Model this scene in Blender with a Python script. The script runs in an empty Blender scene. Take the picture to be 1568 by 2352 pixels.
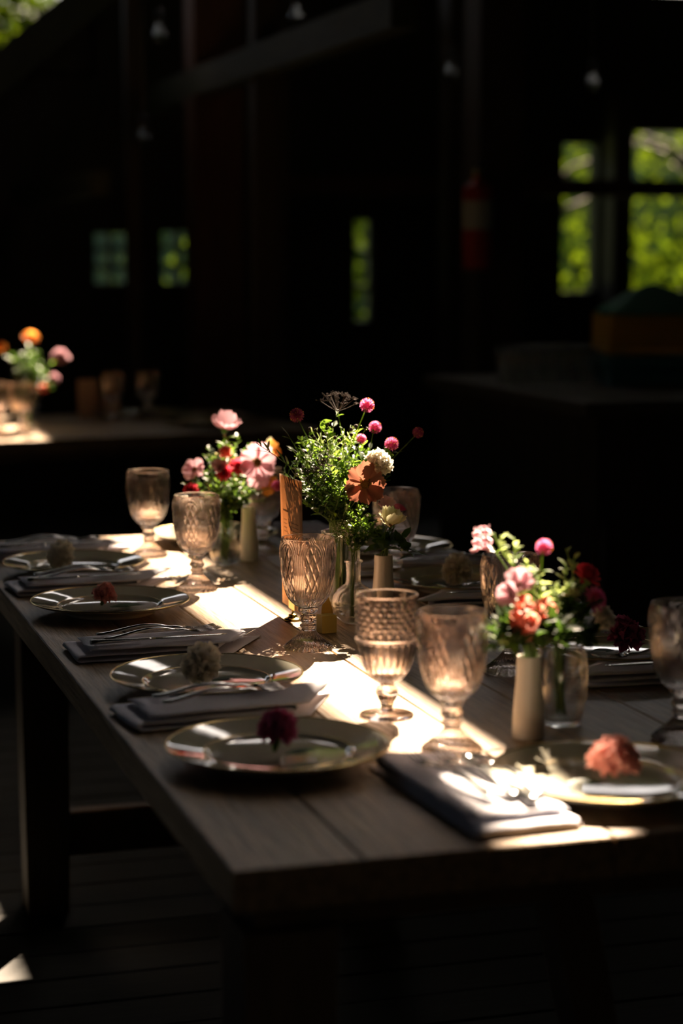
import bpy, math, random
from mathutils import Vector, Matrix, Quaternion, noise
random.seed(7)
S = bpy.context.scene
COL = S.collection
PI = math.pi

# ------------------------------------------------------------------ camera
TZ = 0.76                                   # height of the table top
CAM = Vector((0, 0, TZ + 0.61))
PITCH, YAW = math.radians(7.364), math.radians(17.05)
FPX, IW, IH = 4573.0, 1568, 2352
fw = Vector((math.sin(YAW) * math.cos(PITCH), math.cos(YAW) * math.cos(PITCH), -math.sin(PITCH)))
rt = Vector((math.cos(YAW), -math.sin(YAW), 0))
up = rt.cross(fw)
cd = bpy.data.cameras.new('camera')
cd.sensor_fit = 'VERTICAL'
cd.sensor_height = 36
cd.lens = 36 * FPX / IH
cd.clip_end = 200
cam = bpy.data.objects.new('camera', cd)
COL.objects.link(cam)
cam.location = CAM
cam.rotation_euler = (PI / 2 - PITCH, 0, -YAW)
cd.dof.use_dof = True
cd.dof.focus_distance = 3.15
cd.dof.aperture_fstop = 2.5
S.camera = cam


def ray(x, y):
    return fw + rt * ((x - IW / 2) / FPX) - up * ((y - IH / 2) / FPX)


def atz(x, y, z=TZ):                         # where the line of sight meets height z
    d = ray(x, y)
    return CAM + d * ((z - CAM.z) / d.z)


def aty(x, y, Y):                            # where it meets the plane at distance Y
    d = ray(x, y)
    return CAM + d * (Y / d.y)


# ------------------------------------------------------------------ light
SUN_AZ, SUN_EL = math.radians(32.7), math.radians(45)
SUND = Vector((math.sin(SUN_AZ) * math.cos(SUN_EL), math.cos(SUN_AZ) * math.cos(SUN_EL), math.sin(SUN_EL)))
world = bpy.data.worlds.new('World')
S.world = world
world.use_nodes = True
wn = world.node_tree
wn.nodes.clear()
wo = wn.nodes.new('ShaderNodeOutputWorld')
wb = wn.nodes.new('ShaderNodeBackground')
sky = wn.nodes.new('ShaderNodeTexSky')
sky.sky_type = 'NISHITA'
sky.sun_disc = False
sky.sun_elevation = SUN_EL
sky.sun_rotation = SUN_AZ
sky.dust_density = 5.0
sky.ozone_density = 0.2
sky.air_density = 0.8
wb.inputs['Strength'].default_value = 0.225
wn.links.new(sky.outputs[0], wb.inputs[0])
wn.links.new(wb.outputs[0], wo.inputs[0])
sl = bpy.data.lights.new('sun', 'SUN')
sl.energy = 62
sl.color = (1.0, 0.77, 0.56)
sl.angle = math.radians(0.53)
sun = bpy.data.objects.new('sun', sl)
COL.objects.link(sun)
sun.rotation_euler = SUND.to_track_quat('Z', 'Y').to_euler()
sun.location = (6, 10, 12)
S.view_settings.view_transform = 'Standard'
S.view_settings.look = 'None'
S.view_settings.exposure = 0.0
S.view_settings.gamma = 1
S.view_settings.use_curve_mapping = False

# ------------------------------------------------------------------ materials
MATS = {}


def mat(name, col, rough=0.5, metal=0.0, trans=None, bump=0, bscale=40, var=0, vscale=6, stretch=(1, 1, 1), coat=0, spec=0.5):
    m = bpy.data.materials.new(name)
    m.use_nodes = True
    nt = m.node_tree
    b = nt.nodes['Principled BSDF']
    b.inputs['Base Color'].default_value = (*col, 1)
    b.inputs['Roughness'].default_value = rough
    b.inputs['Metallic'].default_value = metal
    b.inputs['Coat Weight'].default_value = coat
    b.inputs['Specular IOR Level'].default_value = spec
    out = nt.nodes['Material Output']
    if bump or var:
        tc = nt.nodes.new('ShaderNodeTexCoord')
        mp = nt.nodes.new('ShaderNodeMapping')
        mp.inputs['Scale'].default_value = stretch
        oi = nt.nodes.new('ShaderNodeObjectInfo')
        ad = nt.nodes.new('ShaderNodeVectorMath')
        ad.operation = 'MULTIPLY_ADD'
        ad.inputs[1].default_value = (1, 1, 1)
        cx = nt.nodes.new('ShaderNodeMath')
        cx.operation = 'MULTIPLY'
        cx.inputs[1].default_value = 37
        nt.links.new(oi.outputs['Random'], cx.inputs[0])
        nt.links.new(tc.outputs['Object'], ad.inputs[0])
        nt.links.new(cx.outputs[0], ad.inputs[2])
        nt.links.new(ad.outputs[0], mp.inputs[0])
    if var:
        n = nt.nodes.new('ShaderNodeTexNoise')
        n.inputs['Scale'].default_value = vscale
        n.inputs['Detail'].default_value = 6
        n.inputs['Roughness'].default_value = 0.65
        nt.links.new(mp.outputs[0], n.inputs['Vector'])
        r = nt.nodes.new('ShaderNodeValToRGB')
        r.color_ramp.elements[0].position = 0.3
        r.color_ramp.elements[1].position = 0.72
        r.color_ramp.elements[0].color = (*[c * (1 - var) for c in col], 1)
        r.color_ramp.elements[1].color = (*[min(1, c * (1 + var * 0.7)) for c in col], 1)
        nt.links.new(n.outputs['Fac'], r.inputs[0])
        nt.links.new(r.outputs[0], b.inputs['Base Color'])
    if bump:
        n2 = nt.nodes.new('ShaderNodeTexNoise')
        n2.inputs['Scale'].default_value = bscale
        n2.inputs['Detail'].default_value = 5
        nt.links.new(mp.outputs[0], n2.inputs['Vector'])
        bp = nt.nodes.new('ShaderNodeBump')
        bp.inputs['Strength'].default_value = bump
        bp.inputs['Distance'].default_value = 0.002
        nt.links.new(n2.outputs['Fac'], bp.inputs['Height'])
        nt.links.new(bp.outputs[0], b.inputs['Normal'])
    if trans:                                 # thin leaf / petal / paper: light shines through
        t = nt.nodes.new('ShaderNodeBsdfTranslucent')
        t.inputs['Color'].default_value = (*trans, 1)
        mx = nt.nodes.new('ShaderNodeMixShader')
        mx.inputs[0].default_value = 0.5
        nt.links.new(b.outputs[0], mx.inputs[1])
        nt.links.new(t.outputs[0], mx.inputs[2])
        nt.links.new(mx.outputs[0], out.inputs[0])
    MATS[name] = m
    return m


def glass(name, col, clear=0.4, rough=0.015):
    m = bpy.data.materials.new(name)
    m.use_nodes = True
    nt = m.node_tree
    b = nt.nodes['Principled BSDF']
    b.inputs['Base Color'].default_value = (*col, 1)
    b.inputs['Roughness'].default_value = rough
    b.inputs['Transmission Weight'].default_value = 1
    b.inputs['IOR'].default_value = 1.47
    t = nt.nodes.new('ShaderNodeBsdfTransparent')
    t.inputs['Color'].default_value = (*[c ** 0.6 for c in col], 1)
    mx = nt.nodes.new('ShaderNodeMixShader')
    mx.inputs[0].default_value = clear
    nt.links.new(b.outputs[0], mx.inputs[1])
    nt.links.new(t.outputs[0], mx.inputs[2])
    nt.links.new(mx.outputs[0], nt.nodes['Material Output'].inputs[0])
    MATS[name] = m
    return m


mat('table_wood', (0.25, 0.160, 0.080), 0.42, bump=0.9, bscale=12, var=0.6, vscale=7, stretch=(14, 1.1, 14))
mat('leg_wood', (0.095, 0.058, 0.03), 0.6, bump=0.4, bscale=12, var=0.4, vscale=5, stretch=(10, 10, 1))
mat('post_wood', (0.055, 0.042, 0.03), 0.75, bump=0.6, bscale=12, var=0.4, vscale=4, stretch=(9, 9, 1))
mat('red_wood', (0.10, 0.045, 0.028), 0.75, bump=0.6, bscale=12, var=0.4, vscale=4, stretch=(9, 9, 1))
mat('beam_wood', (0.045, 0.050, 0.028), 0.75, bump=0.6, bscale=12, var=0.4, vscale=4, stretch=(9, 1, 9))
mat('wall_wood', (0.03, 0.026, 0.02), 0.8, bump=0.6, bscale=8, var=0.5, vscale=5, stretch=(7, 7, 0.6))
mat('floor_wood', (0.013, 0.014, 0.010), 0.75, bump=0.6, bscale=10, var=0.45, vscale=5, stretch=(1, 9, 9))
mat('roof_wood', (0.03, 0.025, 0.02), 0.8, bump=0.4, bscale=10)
mat('counter_wood', (0.08, 0.07, 0.05), 0.6, bump=0.4, bscale=10, var=0.3, vscale=4, stretch=(1, 8, 8))
mat('grass', (0.05, 0.09, 0.02), 0.9, var=0.5, vscale=2)
mat('ceramic', (0.52, 0.50, 0.40), 0.06, coat=0.7)
mat('vase_white', (0.72, 0.68, 0.60), 0.32)
mat('gold', (0.85, 0.62, 0.25), 0.22, 1.0)
mat('brass', (0.55, 0.42, 0.12), 0.2, 1.0)
mat('silver', (0.62, 0.62, 0.60), 0.16, 1.0)
mat('linen', (0.76, 0.76, 0.84), 0.9, bump=0.5, bscale=900)
mat('paper', (0.66, 0.47, 0.35), 0.8, trans=(0.55, 0.33, 0.18))
mat('ink', (0.05, 0.035, 0.03), 0.8)
mat('mustard', (0.50, 0.34, 0.06), 0.6, bump=0.2, bscale=60)
mat('mustard_card', (0.55, 0.40, 0.10), 0.7, trans=(0.6, 0.42, 0.1))
mat('stem', (0.13, 0.22, 0.05), 0.5, trans=(0.25, 0.34, 0.08))
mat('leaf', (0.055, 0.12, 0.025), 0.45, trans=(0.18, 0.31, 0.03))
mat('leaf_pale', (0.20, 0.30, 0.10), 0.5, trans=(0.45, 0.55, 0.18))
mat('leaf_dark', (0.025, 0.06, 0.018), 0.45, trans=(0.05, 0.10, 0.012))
mat('magenta', (0.62, 0.10, 0.30), 0.6, trans=(0.85, 0.22, 0.45))
mat('bract_tip', (0.85, 0.55, 0.10), 0.6, trans=(0.9, 0.6, 0.15))
mat('white_petal', (0.82, 0.78, 0.68), 0.6, trans=(0.85, 0.80, 0.66))
mat('cream_petal', (0.85, 0.80, 0.55), 0.55, trans=(0.9, 0.86, 0.55))
mat('peach_petal', (0.42, 0.18, 0.12), 0.5, trans=(0.19, 0.07, 0.042))
mat('blush_petal', (0.70, 0.44, 0.48), 0.5, trans=(0.50, 0.29, 0.33))
mat('coral_petal', (0.72, 0.24, 0.18), 0.55, trans=(0.9, 0.35, 0.25))
mat('red_petal', (0.50, 0.035, 0.06), 0.55, trans=(0.75, 0.06, 0.10))
mat('orange_petal', (0.80, 0.30, 0.06), 0.55, trans=(0.9, 0.40, 0.08))
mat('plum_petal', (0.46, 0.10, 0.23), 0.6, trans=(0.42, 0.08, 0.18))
mat('pink_petal', (0.80, 0.42, 0.38), 0.6, trans=(0.85, 0.42, 0.36))
mat('flower_eye', (0.28, 0.15, 0.02), 0.8, bump=0.5, bscale=400)
mat('seed_brown', (0.05, 0.03, 0.02), 0.8)
mat('leaf_tree', (0.018, 0.045, 0.004), 1.0, trans=(0.040, 0.062, 0.002), var=0.7, vscale=1.5, spec=0.0)
mat('bark', (0.05, 0.04, 0.03), 0.9, bump=0.8, bscale=10)
mat('extinguisher_red', (0.45, 0.03, 0.02), 0.5)
mat('label_white', (0.55, 0.60, 0.55), 0.6)
mat('black_rubber', (0.02, 0.02, 0.02), 0.5)
mat('crate_yellow', (0.80, 0.46, 0.04), 0.6)
mat('crate_teal', (0.05, 0.24, 0.27), 0.6)
mat('sheet_green', (0.12, 0.40, 0.30), 0.7, bump=0.4, bscale=30)
mat('navy_plastic', (0.03, 0.05, 0.12), 0.5)
mat('window_glass_frame', (0.10, 0.09, 0.07), 0.6)
glass('pink_glass', (0.988, 0.895, 0.865), 0.10, 0.036)
glass('clear_glass', (0.98, 0.99, 0.98), 0.35, 0.03)
glass('pane_glass', (0.90, 0.96, 0.98), 0.85)
glass('bulb_glass', (0.6, 0.62, 0.6), 0.93, 0.2)
mat('forest', (0.014, 0.034, 0.008), 0.9, bump=1.0, bscale=3, var=0.8, vscale=1.2)


# ------------------------------------------------------------------ mesh helpers
class MB:
    def __init__(s):
        s.v, s.f = [], []

    def quad_grid(s, pts, closed_u=False):
        """pts: list of rows of points"""
        b = len(s.v)
        n = len(pts[0])
        for r in pts:
            s.v.extend([tuple(p) for p in r])
        for i in range(len(pts) - 1):
            for j in range(n if closed_u else n - 1):
                k = (j + 1) % n
                s.f.append((b + i * n + j, b + i * n + k, b + (i + 1) * n + k, b + (i + 1) * n + j))
        return s

    def box(s, x0, x1, y0, y1, z0, z1, bev=0.0):
        b = len(s.v)
        if bev:
            o = []
            for z, i in ((z0, bev), (z0 + bev, 0), (z1 - bev, 0), (z1, bev)):
                o.append([(x0 + i, y0 + i, z), (x1 - i, y0 + i, z), (x1 - i, y1 - i, z), (x0 + i, y1 - i, z)])
            s.quad_grid(o, True)
            s.f.append((b + 3, b + 2, b + 1, b))
            s.f.append((b + 12, b + 13, b + 14, b + 15))
            return s
        s.v += [(x0, y0, z0), (x1, y0, z0), (x1, y1, z0), (x0, y1, z0), (x0, y0, z1), (x1, y0, z1), (x1, y1, z1), (x0, y1, z1)]
        s.f += [tuple(b + i for i in q) for q in ((3, 2, 1, 0), (4, 5, 6, 7), (0, 1, 5, 4), (1, 2, 6, 5), (2, 3, 7, 6), (3, 0, 4, 7))]
        return s

    def bar(s, a, c, w, h, upv=(0, 0, 1)):
        """box beam from a to c, width w, height h (h along upv)"""
        a, c = Vector(a), Vector(c)
        d = (c - a).normalized()
        u = Vector(upv)
        if abs(d.dot(u)) > 0.98:
            u = Vector((0, 1, 0))
        r = d.cross(u).normalized()
        u = r.cross(d)
        b = len(s.v)
        for p in (a, c):
            for i, j in ((-1, -1), (1, -1), (1, 1), (-1, 1)):
                s.v.append(tuple(p + r * (i * w / 2) + u * (j * h / 2)))
        s.f += [tuple(b + i for i in q) for q in ((3, 2, 1, 0), (4, 5, 6, 7), (0, 1, 5, 4), (1, 2, 6, 5), (2, 3, 7, 6), (3, 0, 4, 7))]
        return s

    def tube(s, pts, rad, n=6, flat=None, cap=True):
        """tube along pts; rad number or list; flat: (width factor, thickness factor) list or None"""
        pts = [Vector(p) for p in pts]
        m = len(pts)
        if not isinstance(rad, (list, tuple)):
            rad = [rad] * m
        rows = []
        ref = Vector((0, 0, 1))
        prev = None
        for i, p in enumerate(pts):
            d = (pts[min(i + 1, m - 1)] - pts[max(i - 1, 0)]).normalized()
            if prev is None:
                r = d.cross(ref)
                if r.length < 0.05:
                    r = d.cross(Vector((0, 1, 0)))
                r.normalize()
            else:
                r = (prev - d * prev.dot(d)).normalized()
            prev = r
            u = r.cross(d)
            fx, fz = flat[i] if flat else (1, 1)
            rows.append([p + (r * math.cos(t) * fx + u * math.sin(t) * fz) * rad[i] for t in [2 * PI * k / n for k in range(n)]])
        b = len(s.v)
        s.quad_grid(rows, True)
        if cap:
            s.f.append(tuple(b + k for k in range(n))[::-1])
            e = b + (m - 1) * n
            s.f.append(tuple(e + k for k in range(n)))
        return s

    def lathe(s, prof, n=48, mod=None, c=(0, 0, 0), capb=True, capt=True):
        """prof list of (r,z); mod(theta, i, r, z)->r"""
        b = len(s.v)
        rows = []
        for i, (r, z) in enumerate(prof):
            rows.append([(c[0] + (mod(2 * PI * k / n, i, r, z) if mod else r) * math.cos(2 * PI * k / n),
                          c[1] + (mod(2 * PI * k / n, i, r, z) if mod else r) * math.sin(2 * PI * k / n), c[2] + z) for k in range(n)])
        s.quad_grid(rows, True)
        if capb:
            s.f.append(tuple(b + k for k in range(n))[::-1])
        if capt:
            e = b + (len(prof) - 1) * n
            s.f.append(tuple(e + k for k in range(n)))
        return s

    def ball(s, c, r, n=8, m=5, sz=1.0):
        c = Vector(c)
        prof = [(max(1e-4, math.sin(PI * i / m)) * r, -math.cos(PI * i / m) * r * sz) for i in range(m + 1)]
        return s.lathe(prof, n, c=c, capb=False, capt=False)

    def leaf(s, p, d, nrm, L, Wd, curl=0.2, fold=0.12, seg=3):
        """pointed leaf from p along d; 2*seg quads"""
        p, d = Vector(p), Vector(d).normalized()
        sd = d.cross(Vector(nrm))
        if sd.length < 1e-3:
            sd = d.orthogonal()
        sd.normalize()
        u = sd.cross(d)
        rows = []
        for i in range(seg + 1):
            t = i / seg
            w = Wd * 0.5 * (math.sin(PI * min(1, t * 0.93 + 0.05)) ** 0.8) if i < seg else 0.0004
            q = p + d * (L * t) - u * (curl * L * t * t)
            rows.append([q - sd * w + u * (fold * w), q, q + sd * w + u * (fold * w)])
        return s.quad_grid(rows)

    def petal(s, p, d, nrm, L, Wd, cup=0.2, ruffle=0.0, notch=0.0, seg=4, wid=4, base=0.25, rnd=0.0):
        p, d = Vector(p), Vector(d).normalized()
        sd = d.cross(Vector(nrm))
        if sd.length < 1e-3:
            sd = d.orthogonal()
        sd.normalize()
        u = sd.cross(d)
        ph = random.random() * 6
        rows = []
        for i in range(seg + 1):
            t = i / seg
            w = Wd * 0.5 * (base + (1 - base) * math.sin(PI / 2 * min(1, t * 1.35)) * (1 - 0.35 * max(0, t - 0.75) / 0.25))
            row = []
            for j in range(wid + 1):
                a = -1 + 2 * j / wid
                e = L * t * (1 - 0.13 * a * a * t) - notch * L * t * t * (0.5 + 0.5 * math.cos(a * PI * 3))
                row.append(p + d * e + sd * (a * w) + u * (cup * L * (t * t * 0.6 + a * a * 0.25 * t) + ruffle * L * t * t * math.sin(ph + a * 5 + t * 2)))
            rows.append(row)
        return s.quad_grid(rows)

    def mesh(s, name, m=None, smooth=True):
        me = bpy.data.meshes.new(name)
        me.from_pydata(s.v, [], s.f)
        if m:
            me.materials.append(MATS[m])
        if smooth:
            me.polygons.foreach_set('use_smooth', [True] * len(me.polygons))
        me.update()
        return me


def link(name, data, parent=None, loc=None, mtx=None):
    o = bpy.data.objects.new(name, data)
    COL.objects.link(o)
    if parent:
        o.parent = parent
    if mtx is not None:
        o.matrix_basis = mtx
    elif loc is not None:
        o.location = loc
    return o


def tag(o, label, cat, group=None):
    o['label'] = label
    o['category'] = cat
    if group:
        o['group'] = group
    return o


def thing(name, label, cat, loc=(0, 0, 0), rz=0.0, group=None):
    o = link(name, None, loc=loc)
    o.rotation_euler = (0, 0, rz)
    o.empty_display_size = 0.05
    return tag(o, label, cat, group)


def struct(name, mb, m, parent=None, smooth=False):
    o = link(name, mb.mesh(name, m, smooth) if isinstance(mb, MB) else mb, parent)
    if not parent:
        o['kind'] = 'structure'
    return o


def dup(o, parent=None):
    c = o.copy()
    COL.objects.link(c)
    c.parent = parent
    for ch in list(o.children):
        dup(ch, c)
    return c


def place(o, loc, rz=0.0, label=None, group=None):
    o.location = loc
    o.rotation_euler = (0, 0, rz)
    if label:
        o['label'] = label
    if group:
        o['group'] = group
    return o


def rot_to(d, spin=0.0):
    return Vector(d).normalized().to_track_quat('Z', 'Y').to_matrix().to_4x4() @ Matrix.Rotation(spin, 4, 'Z')


# ------------------------------------------------------------------ the building
WY = 11.0                                     # end wall
# floor boards run across the room
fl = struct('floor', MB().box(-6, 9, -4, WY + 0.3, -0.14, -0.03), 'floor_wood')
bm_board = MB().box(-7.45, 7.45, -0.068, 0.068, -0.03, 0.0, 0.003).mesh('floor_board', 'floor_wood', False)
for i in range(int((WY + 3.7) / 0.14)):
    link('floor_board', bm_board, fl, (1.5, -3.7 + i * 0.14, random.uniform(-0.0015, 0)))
struct('ground', MB().box(-40, 60, -25, 70, -0.5, -0.16), 'grass')

# end wall and its openings (x0, x1, z0, z1); last is unseen, cut for the sunbeam
GAP0, GAP1 = 2.90, 3.95
holes = [(1.94, 2.14, 1.20, 1.50), (2.32, 2.53, 1.20, 1.51), (3.45, 3.56, 0.98, 1.58), (4.74, 4.96, 1.15, 2.02), (5.14, 6.6, 1.15, 2.10), (-5.7, 8.8, GAP0, GAP1), (1.30, 1.95, 2.35, GAP0), (2.25, 4.2, 4.3, 6.4)]


def wall_with_holes(name, a0, a1, z0, z1, holes, at, thick, axis, m):
    xs = sorted({a0, a1, *[h[0] for h in holes], *[h[1] for h in holes]})
    zs = sorted({z0, z1, *[h[2] for h in holes], *[h[3] for h in holes]})
    mb = MB()
    for i in range(len(xs) - 1):
        run = None
        for j in range(len(zs) - 1):
            cx, cz = (xs[i] + xs[i + 1]) / 2, (zs[j] + zs[j + 1]) / 2
            solid = not any(h[0] < cx < h[1] and h[2] < cz < h[3] for h in holes) and a0 < cx < a1 and z0 < cz < z1
            if solid and run is None:
                run = zs[j]
            last = j == len(zs) - 2
            if run is not None and (not solid or last):
                top = zs[j + 1] if solid else zs[j]
                if axis == 'x':
                    mb.box(xs[i], xs[i + 1], at, at + thick, run, top)
                else:
                    mb.box(at, at + thick, xs[i], xs[i + 1], run, top)
                run = None
    return struct(name, mb, m)


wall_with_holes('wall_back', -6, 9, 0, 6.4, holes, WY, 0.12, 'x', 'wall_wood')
struct('trim_1', MB().box(-6, 9, WY - 0.02, WY + 0.14, -0.16, 0.12), 'wall_wood')
tp_ = MB()
for yy in (WY, WY + .12):
    tp_.v += [(1.28, yy, 2.33), (1.97, yy, 2.33), (1.97, yy, 2.80), (1.40, yy, 2.36)]
tp_.f = [(0, 1, 2, 3), (7, 6, 5, 4), (0, 3, 7, 4), (3, 2, 6, 7), (1, 0, 4, 5), (2, 1, 5, 6)]
struct('trim_2', tp_, 'wall_wood')
lholes = [(3.0, 4.2, 1.3, 2.1)]
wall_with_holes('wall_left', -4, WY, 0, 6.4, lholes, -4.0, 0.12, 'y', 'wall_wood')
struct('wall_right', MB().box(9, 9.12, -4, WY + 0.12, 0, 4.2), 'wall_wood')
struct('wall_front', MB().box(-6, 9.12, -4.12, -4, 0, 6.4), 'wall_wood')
# low roof on the right, high roof on the left; unseen, with edges shaped so the gap casts the strip of sun
struct('roof_low', MB().box(2.792, 9.6, -4.2, 8.6, 4.2, 4.28).box(2.90, 9.6, 8.6, 14.4, 4.2, 4.28), 'roof_wood')
struct('roof_high', MB().box(-6.2, 3.60, -4.2, 11.12, 6.0, 6.08), 'roof_wood')
struct('added_roof_eave', MB().box(-6.2, 2.84, 11.15, 14.4, 4.2, 4.28), 'roof_wood')  # unseen overhang, added to keep sun off the floor behind the windows
struct('ceiling_boards', MB().box(-6.0, 2.35, -4.0, WY, 4.2, 4.24), 'roof_wood')


# windows: sash bars and panes
def sash(name, h, cols, rows):
    x0, x1, z0, z1 = h
    f = MB()
    w = 0.022
    for a in range(cols + 1):
        x = x0 + (x1 - x0) * a / cols
        f.box(x - w / 2, x + w / 2, WY + 0.03, WY + 0.07, z0, z1)
    for a in range(rows + 1):
        z = z0 + (z1 - z0) * a / rows
        f.box(x0, x1, WY + 0.032, WY + 0.068, z - w / 2, z + w / 2)
    o = struct(name, f, 'window_glass_frame')
    for a in range(cols):
        for b in range(rows):
            px0, px1 = x0 + (x1 - x0) * a / cols, x0 + (x1 - x0) * (a + 1) / cols
            pz0, pz1 = z0 + (z1 - z0) * b / rows, z0 + (z1 - z0) * (b + 1) / rows
            link('pane', MB().box(px0 + .011, px1 - .011, WY + .048, WY + .052, pz0 + .011, pz1 - .011).mesh('pane', 'pane_glass', False), o)
    return o


sash('window_1', holes[0], 2, 3)
sash('window_2', holes[1], 2, 3)
sash('window_3', holes[2], 1, 3)

# posts and beams
def post(x0, x1, y0, y1, z1, label, m='post_wood'):
    o = link('timber_post', MB().box(x0, x1, y0, y1, 0, z1, 0.008).mesh('timber_post', m, False))
    return tag(o, label, 'post')


pA = post(2.95, 3.14, 7.70, 7.89, 4.2, 'dark timber post carrying the fire extinguisher')
post(2.06, 2.29, 9.0, 9.2, 2.80, 'broad reddish brown timber post left of the narrow window', 'red_wood')
post(2.085, 2.18, 8.0, 8.1, 4.2, 'slim dark timber post with a pale edge in front of the broad post')
post(1.75, 1.81, 9.0, 9.08, 2.80, 'thin dark timber stud beside the small paned window')
post(2.42, 2.50, 9.0, 9.1, 2.80, 'narrow greenish timber stud right of the broad reddish post')
post(3.62, 3.78, 9.9, 10.05, 4.2, 'dark timber post right of the narrow green window')
post(4.98, 5.10, 10.8, 10.95, 2.3, 'dark timber post dividing the leafy opening')


def beam(a, c, w, h, label, m='beam_wood', name='timber_beam'):
    a, c = Vector(a), Vector(c)
    o = link(name, MB().bar((0, 0, 0), c - a, w, h).mesh(name, m, False), loc=a)
    return tag(o, label, 'beam')


def zx(px, py, Z):
    p = atz(px, py, Z)
    return p


a, b = aty(700, 425, 10.7), aty(1568, 432, 10.7)
beam((a.x - 0.25, 10.7, a.z), (6.8, 10.7, a.z), 0.10, 0.10, 'reddish horizontal girt running across the leafy opening', 'red_wood')
# long purlins running away from the camera
pc, pd = atz(355, 228, 2.15), atz(790, 15, 2.15)
beam((pc.x, pd.y, 2.15), (pc.x, pc.y, 2.15), 0.09, 0.12, 'long greenish horizontal tie beam above the slim post')
pb, pe = atz(45, 455, 1.67), atz(300, 378, 1.67)
beam((pb.x, max(pe.y, 8.4), 1.67), (pb.x, min(pb.y, 10.9), 1.67), 0.09, 0.10, 'short horizontal tie beam above the small paned windows')
beam((1.05, WY - 0.1, 2.02), (2.15, WY - 0.1, 2.93), 0.12, 0.2, 'diagonal brace crossing below the high leafy opening', name='timber_brace')
beam((1.2, 9.1, 2.88), (3.2, 9.1, 2.88), 0.12, 0.16, 'head beam resting on the row of posts by the paned windows')
for i in range(8):
    beam((-6, -2.5 + i * 1.8, 4.12), (2.3, -2.5 + i * 1.8, 4.12), 0.1, 0.15, 'overhead rafter tie crossing beneath the board ceiling', name='rafter_tie')['group'] = 'rafter ties'

# ------------------------------------------------------------------ trees outside
def tree(x, y, h, r, n, label, z0=0.0, lsize=0.11):
    t = thing('leafy_tree', label, 'tree', (x, y, -0.16), 0, 'trees outside')
    tr = MB()
    tr.tube([(0, 0, 0), (0.1, 0, h * 0.4), (-0.05, 0.1, h * 0.8)], [0.2, 0.14, 0.04], 8)
    for k in range(6):
        a = random.random() * 6.28
        z = h * random.uniform(0.3, 0.7)
        tr.tube([(0.05, 0, z), (math.cos(a) * r * .4, math.sin(a) * r * .4, z + .5), (math.cos(a) * r * .8, math.sin(a) * r * .8, z + .7)], [0.06, 0.04, 0.015], 5)
    link('trunk', tr.mesh('trunk', 'bark'), t)
    mb = MB()
    cl = []
    for k in range(46):
        while True:
            p = Vector((random.uniform(-1, 1), random.uniform(-1, 1), random.uniform(-1, 1)))
            if p.length < 1:
                break
        cl.append((Vector((p.x * r, p.y * r, z0 + (h - z0) * (0.5 + 0.5 * p.z))), random.uniform(0.25, 0.6)))
    for k in range(n):
        c, cr = random.choice(cl)
        p = c + Vector((random.gauss(0, 1), random.gauss(0, 1), random.gauss(0, 0.8))) * cr * 0.6
        d = Vector((random.uniform(-1, 1), random.uniform(-1, 1), random.uniform(-.9, .3)))
        mb.leaf(p, d, (random.uniform(-.5, .5), random.uniform(-.5, .5), 1), lsize * random.uniform(.7, 1.4), lsize * .6, seg=2)
    fo = link('foliage', mb.mesh('foliage', 'leaf_tree'), t)
    fo['kind'] = 'stuff'
    return t


rows = []
for i in range(41):
    x = -40 + i * 2.5
    row = []
    for j in range(9):
        v = j / 8
        hh = 4.9 * math.sin(v * PI / 2) + (0.5 * noise.noise(Vector((x * .35, v * 3, 0))) if 0 < j else 0)
        row.append((x, 23 + v * 5 + noise.noise(Vector((x * .3, v * 4, 5))), -.2 + hh))
    rows.append(row)
struct('forest_backdrop', MB().quad_grid(rows), 'forest', smooth=True)  # dark bank added behind the trees to hide the bright sky
for (x, y, h, r), tl in (((6.2, 15.5, 3.0, 1.3), 'low leafy tree just outside the post of the leafy opening'), ((8.6, 16.2, 3.2, 1.4), 'broad leafy tree filling the wide pane of the opening above the crate'),
                         ((7.4, 19.0, 3.6, 1.5), 'leafy tree standing behind the gap of the two nearest outside trees'), ((10.6, 19.4, 3.7, 1.6), 'tallest leafy tree at the far edge of the opening above the crate')):
    tree(x, y, h, r, 2300, tl, lsize=.11)
tree(4.6, 15.5, 3.4, 1.0, 3500, 'slender leafy tree outside the narrow window')
tree(2.2, 16.0, 4.1, 1.4, 7000, 'tall leafy tree seen through the high corner opening', z0=1.9)
tree(-9.5, 3.0, 5.0, 2.0, 3000, 'leafy tree standing outside the left wall openings', lsize=.2)

# ------------------------------------------------------------------ tables
def farm_table(loc, rz, L, Wd, label, legs, planks=7, axis='y'):
    """long axis along y, origin at near-left corner on the floor"""
    t = thing('farm_table', label, 'table', loc, rz)
    pw = Wd / planks
    pm = MB().box(-pw / 2 + .0008, pw / 2 - .0008, 0, L, -0.045, 0, 0.0018).mesh('plank', 'table_wood', False)
    for i in range(planks):
        link('plank', pm, t, (pw * (i + .5), 0, TZ - random.uniform(0, .0006)))
    for nm, q in (('apron', (.03, .055, .03, L - .03)), ('apron', (Wd - .055, Wd - .03, .03, L - .03)), ('apron', (.055, Wd - .055, .03, .055)), ('apron', (.055, Wd - .055, L - .055, L - .03))):
        link(nm, MB().box(q[0], q[1], q[2], q[3], TZ - .075, TZ - .0455, .002).mesh(nm, 'leg_wood', False), t)
    for (lx, ly) in legs:
        lm = MB()
        a = .05
        lm.quad_grid([[(sx * a * k, sy * a * k, z) for sx, sy in ((-1, -1), (1, -1), (1, 1), (-1, 1))] for z, k in ((0, .86), (.3, .93), (TZ - .0756, 1))], True)
        lm.f += [(3, 2, 1, 0), (8, 9, 10, 11)]
        link('leg', lm.mesh('leg', 'leg_wood', False), t, (lx, ly, 0))
    return t


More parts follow.
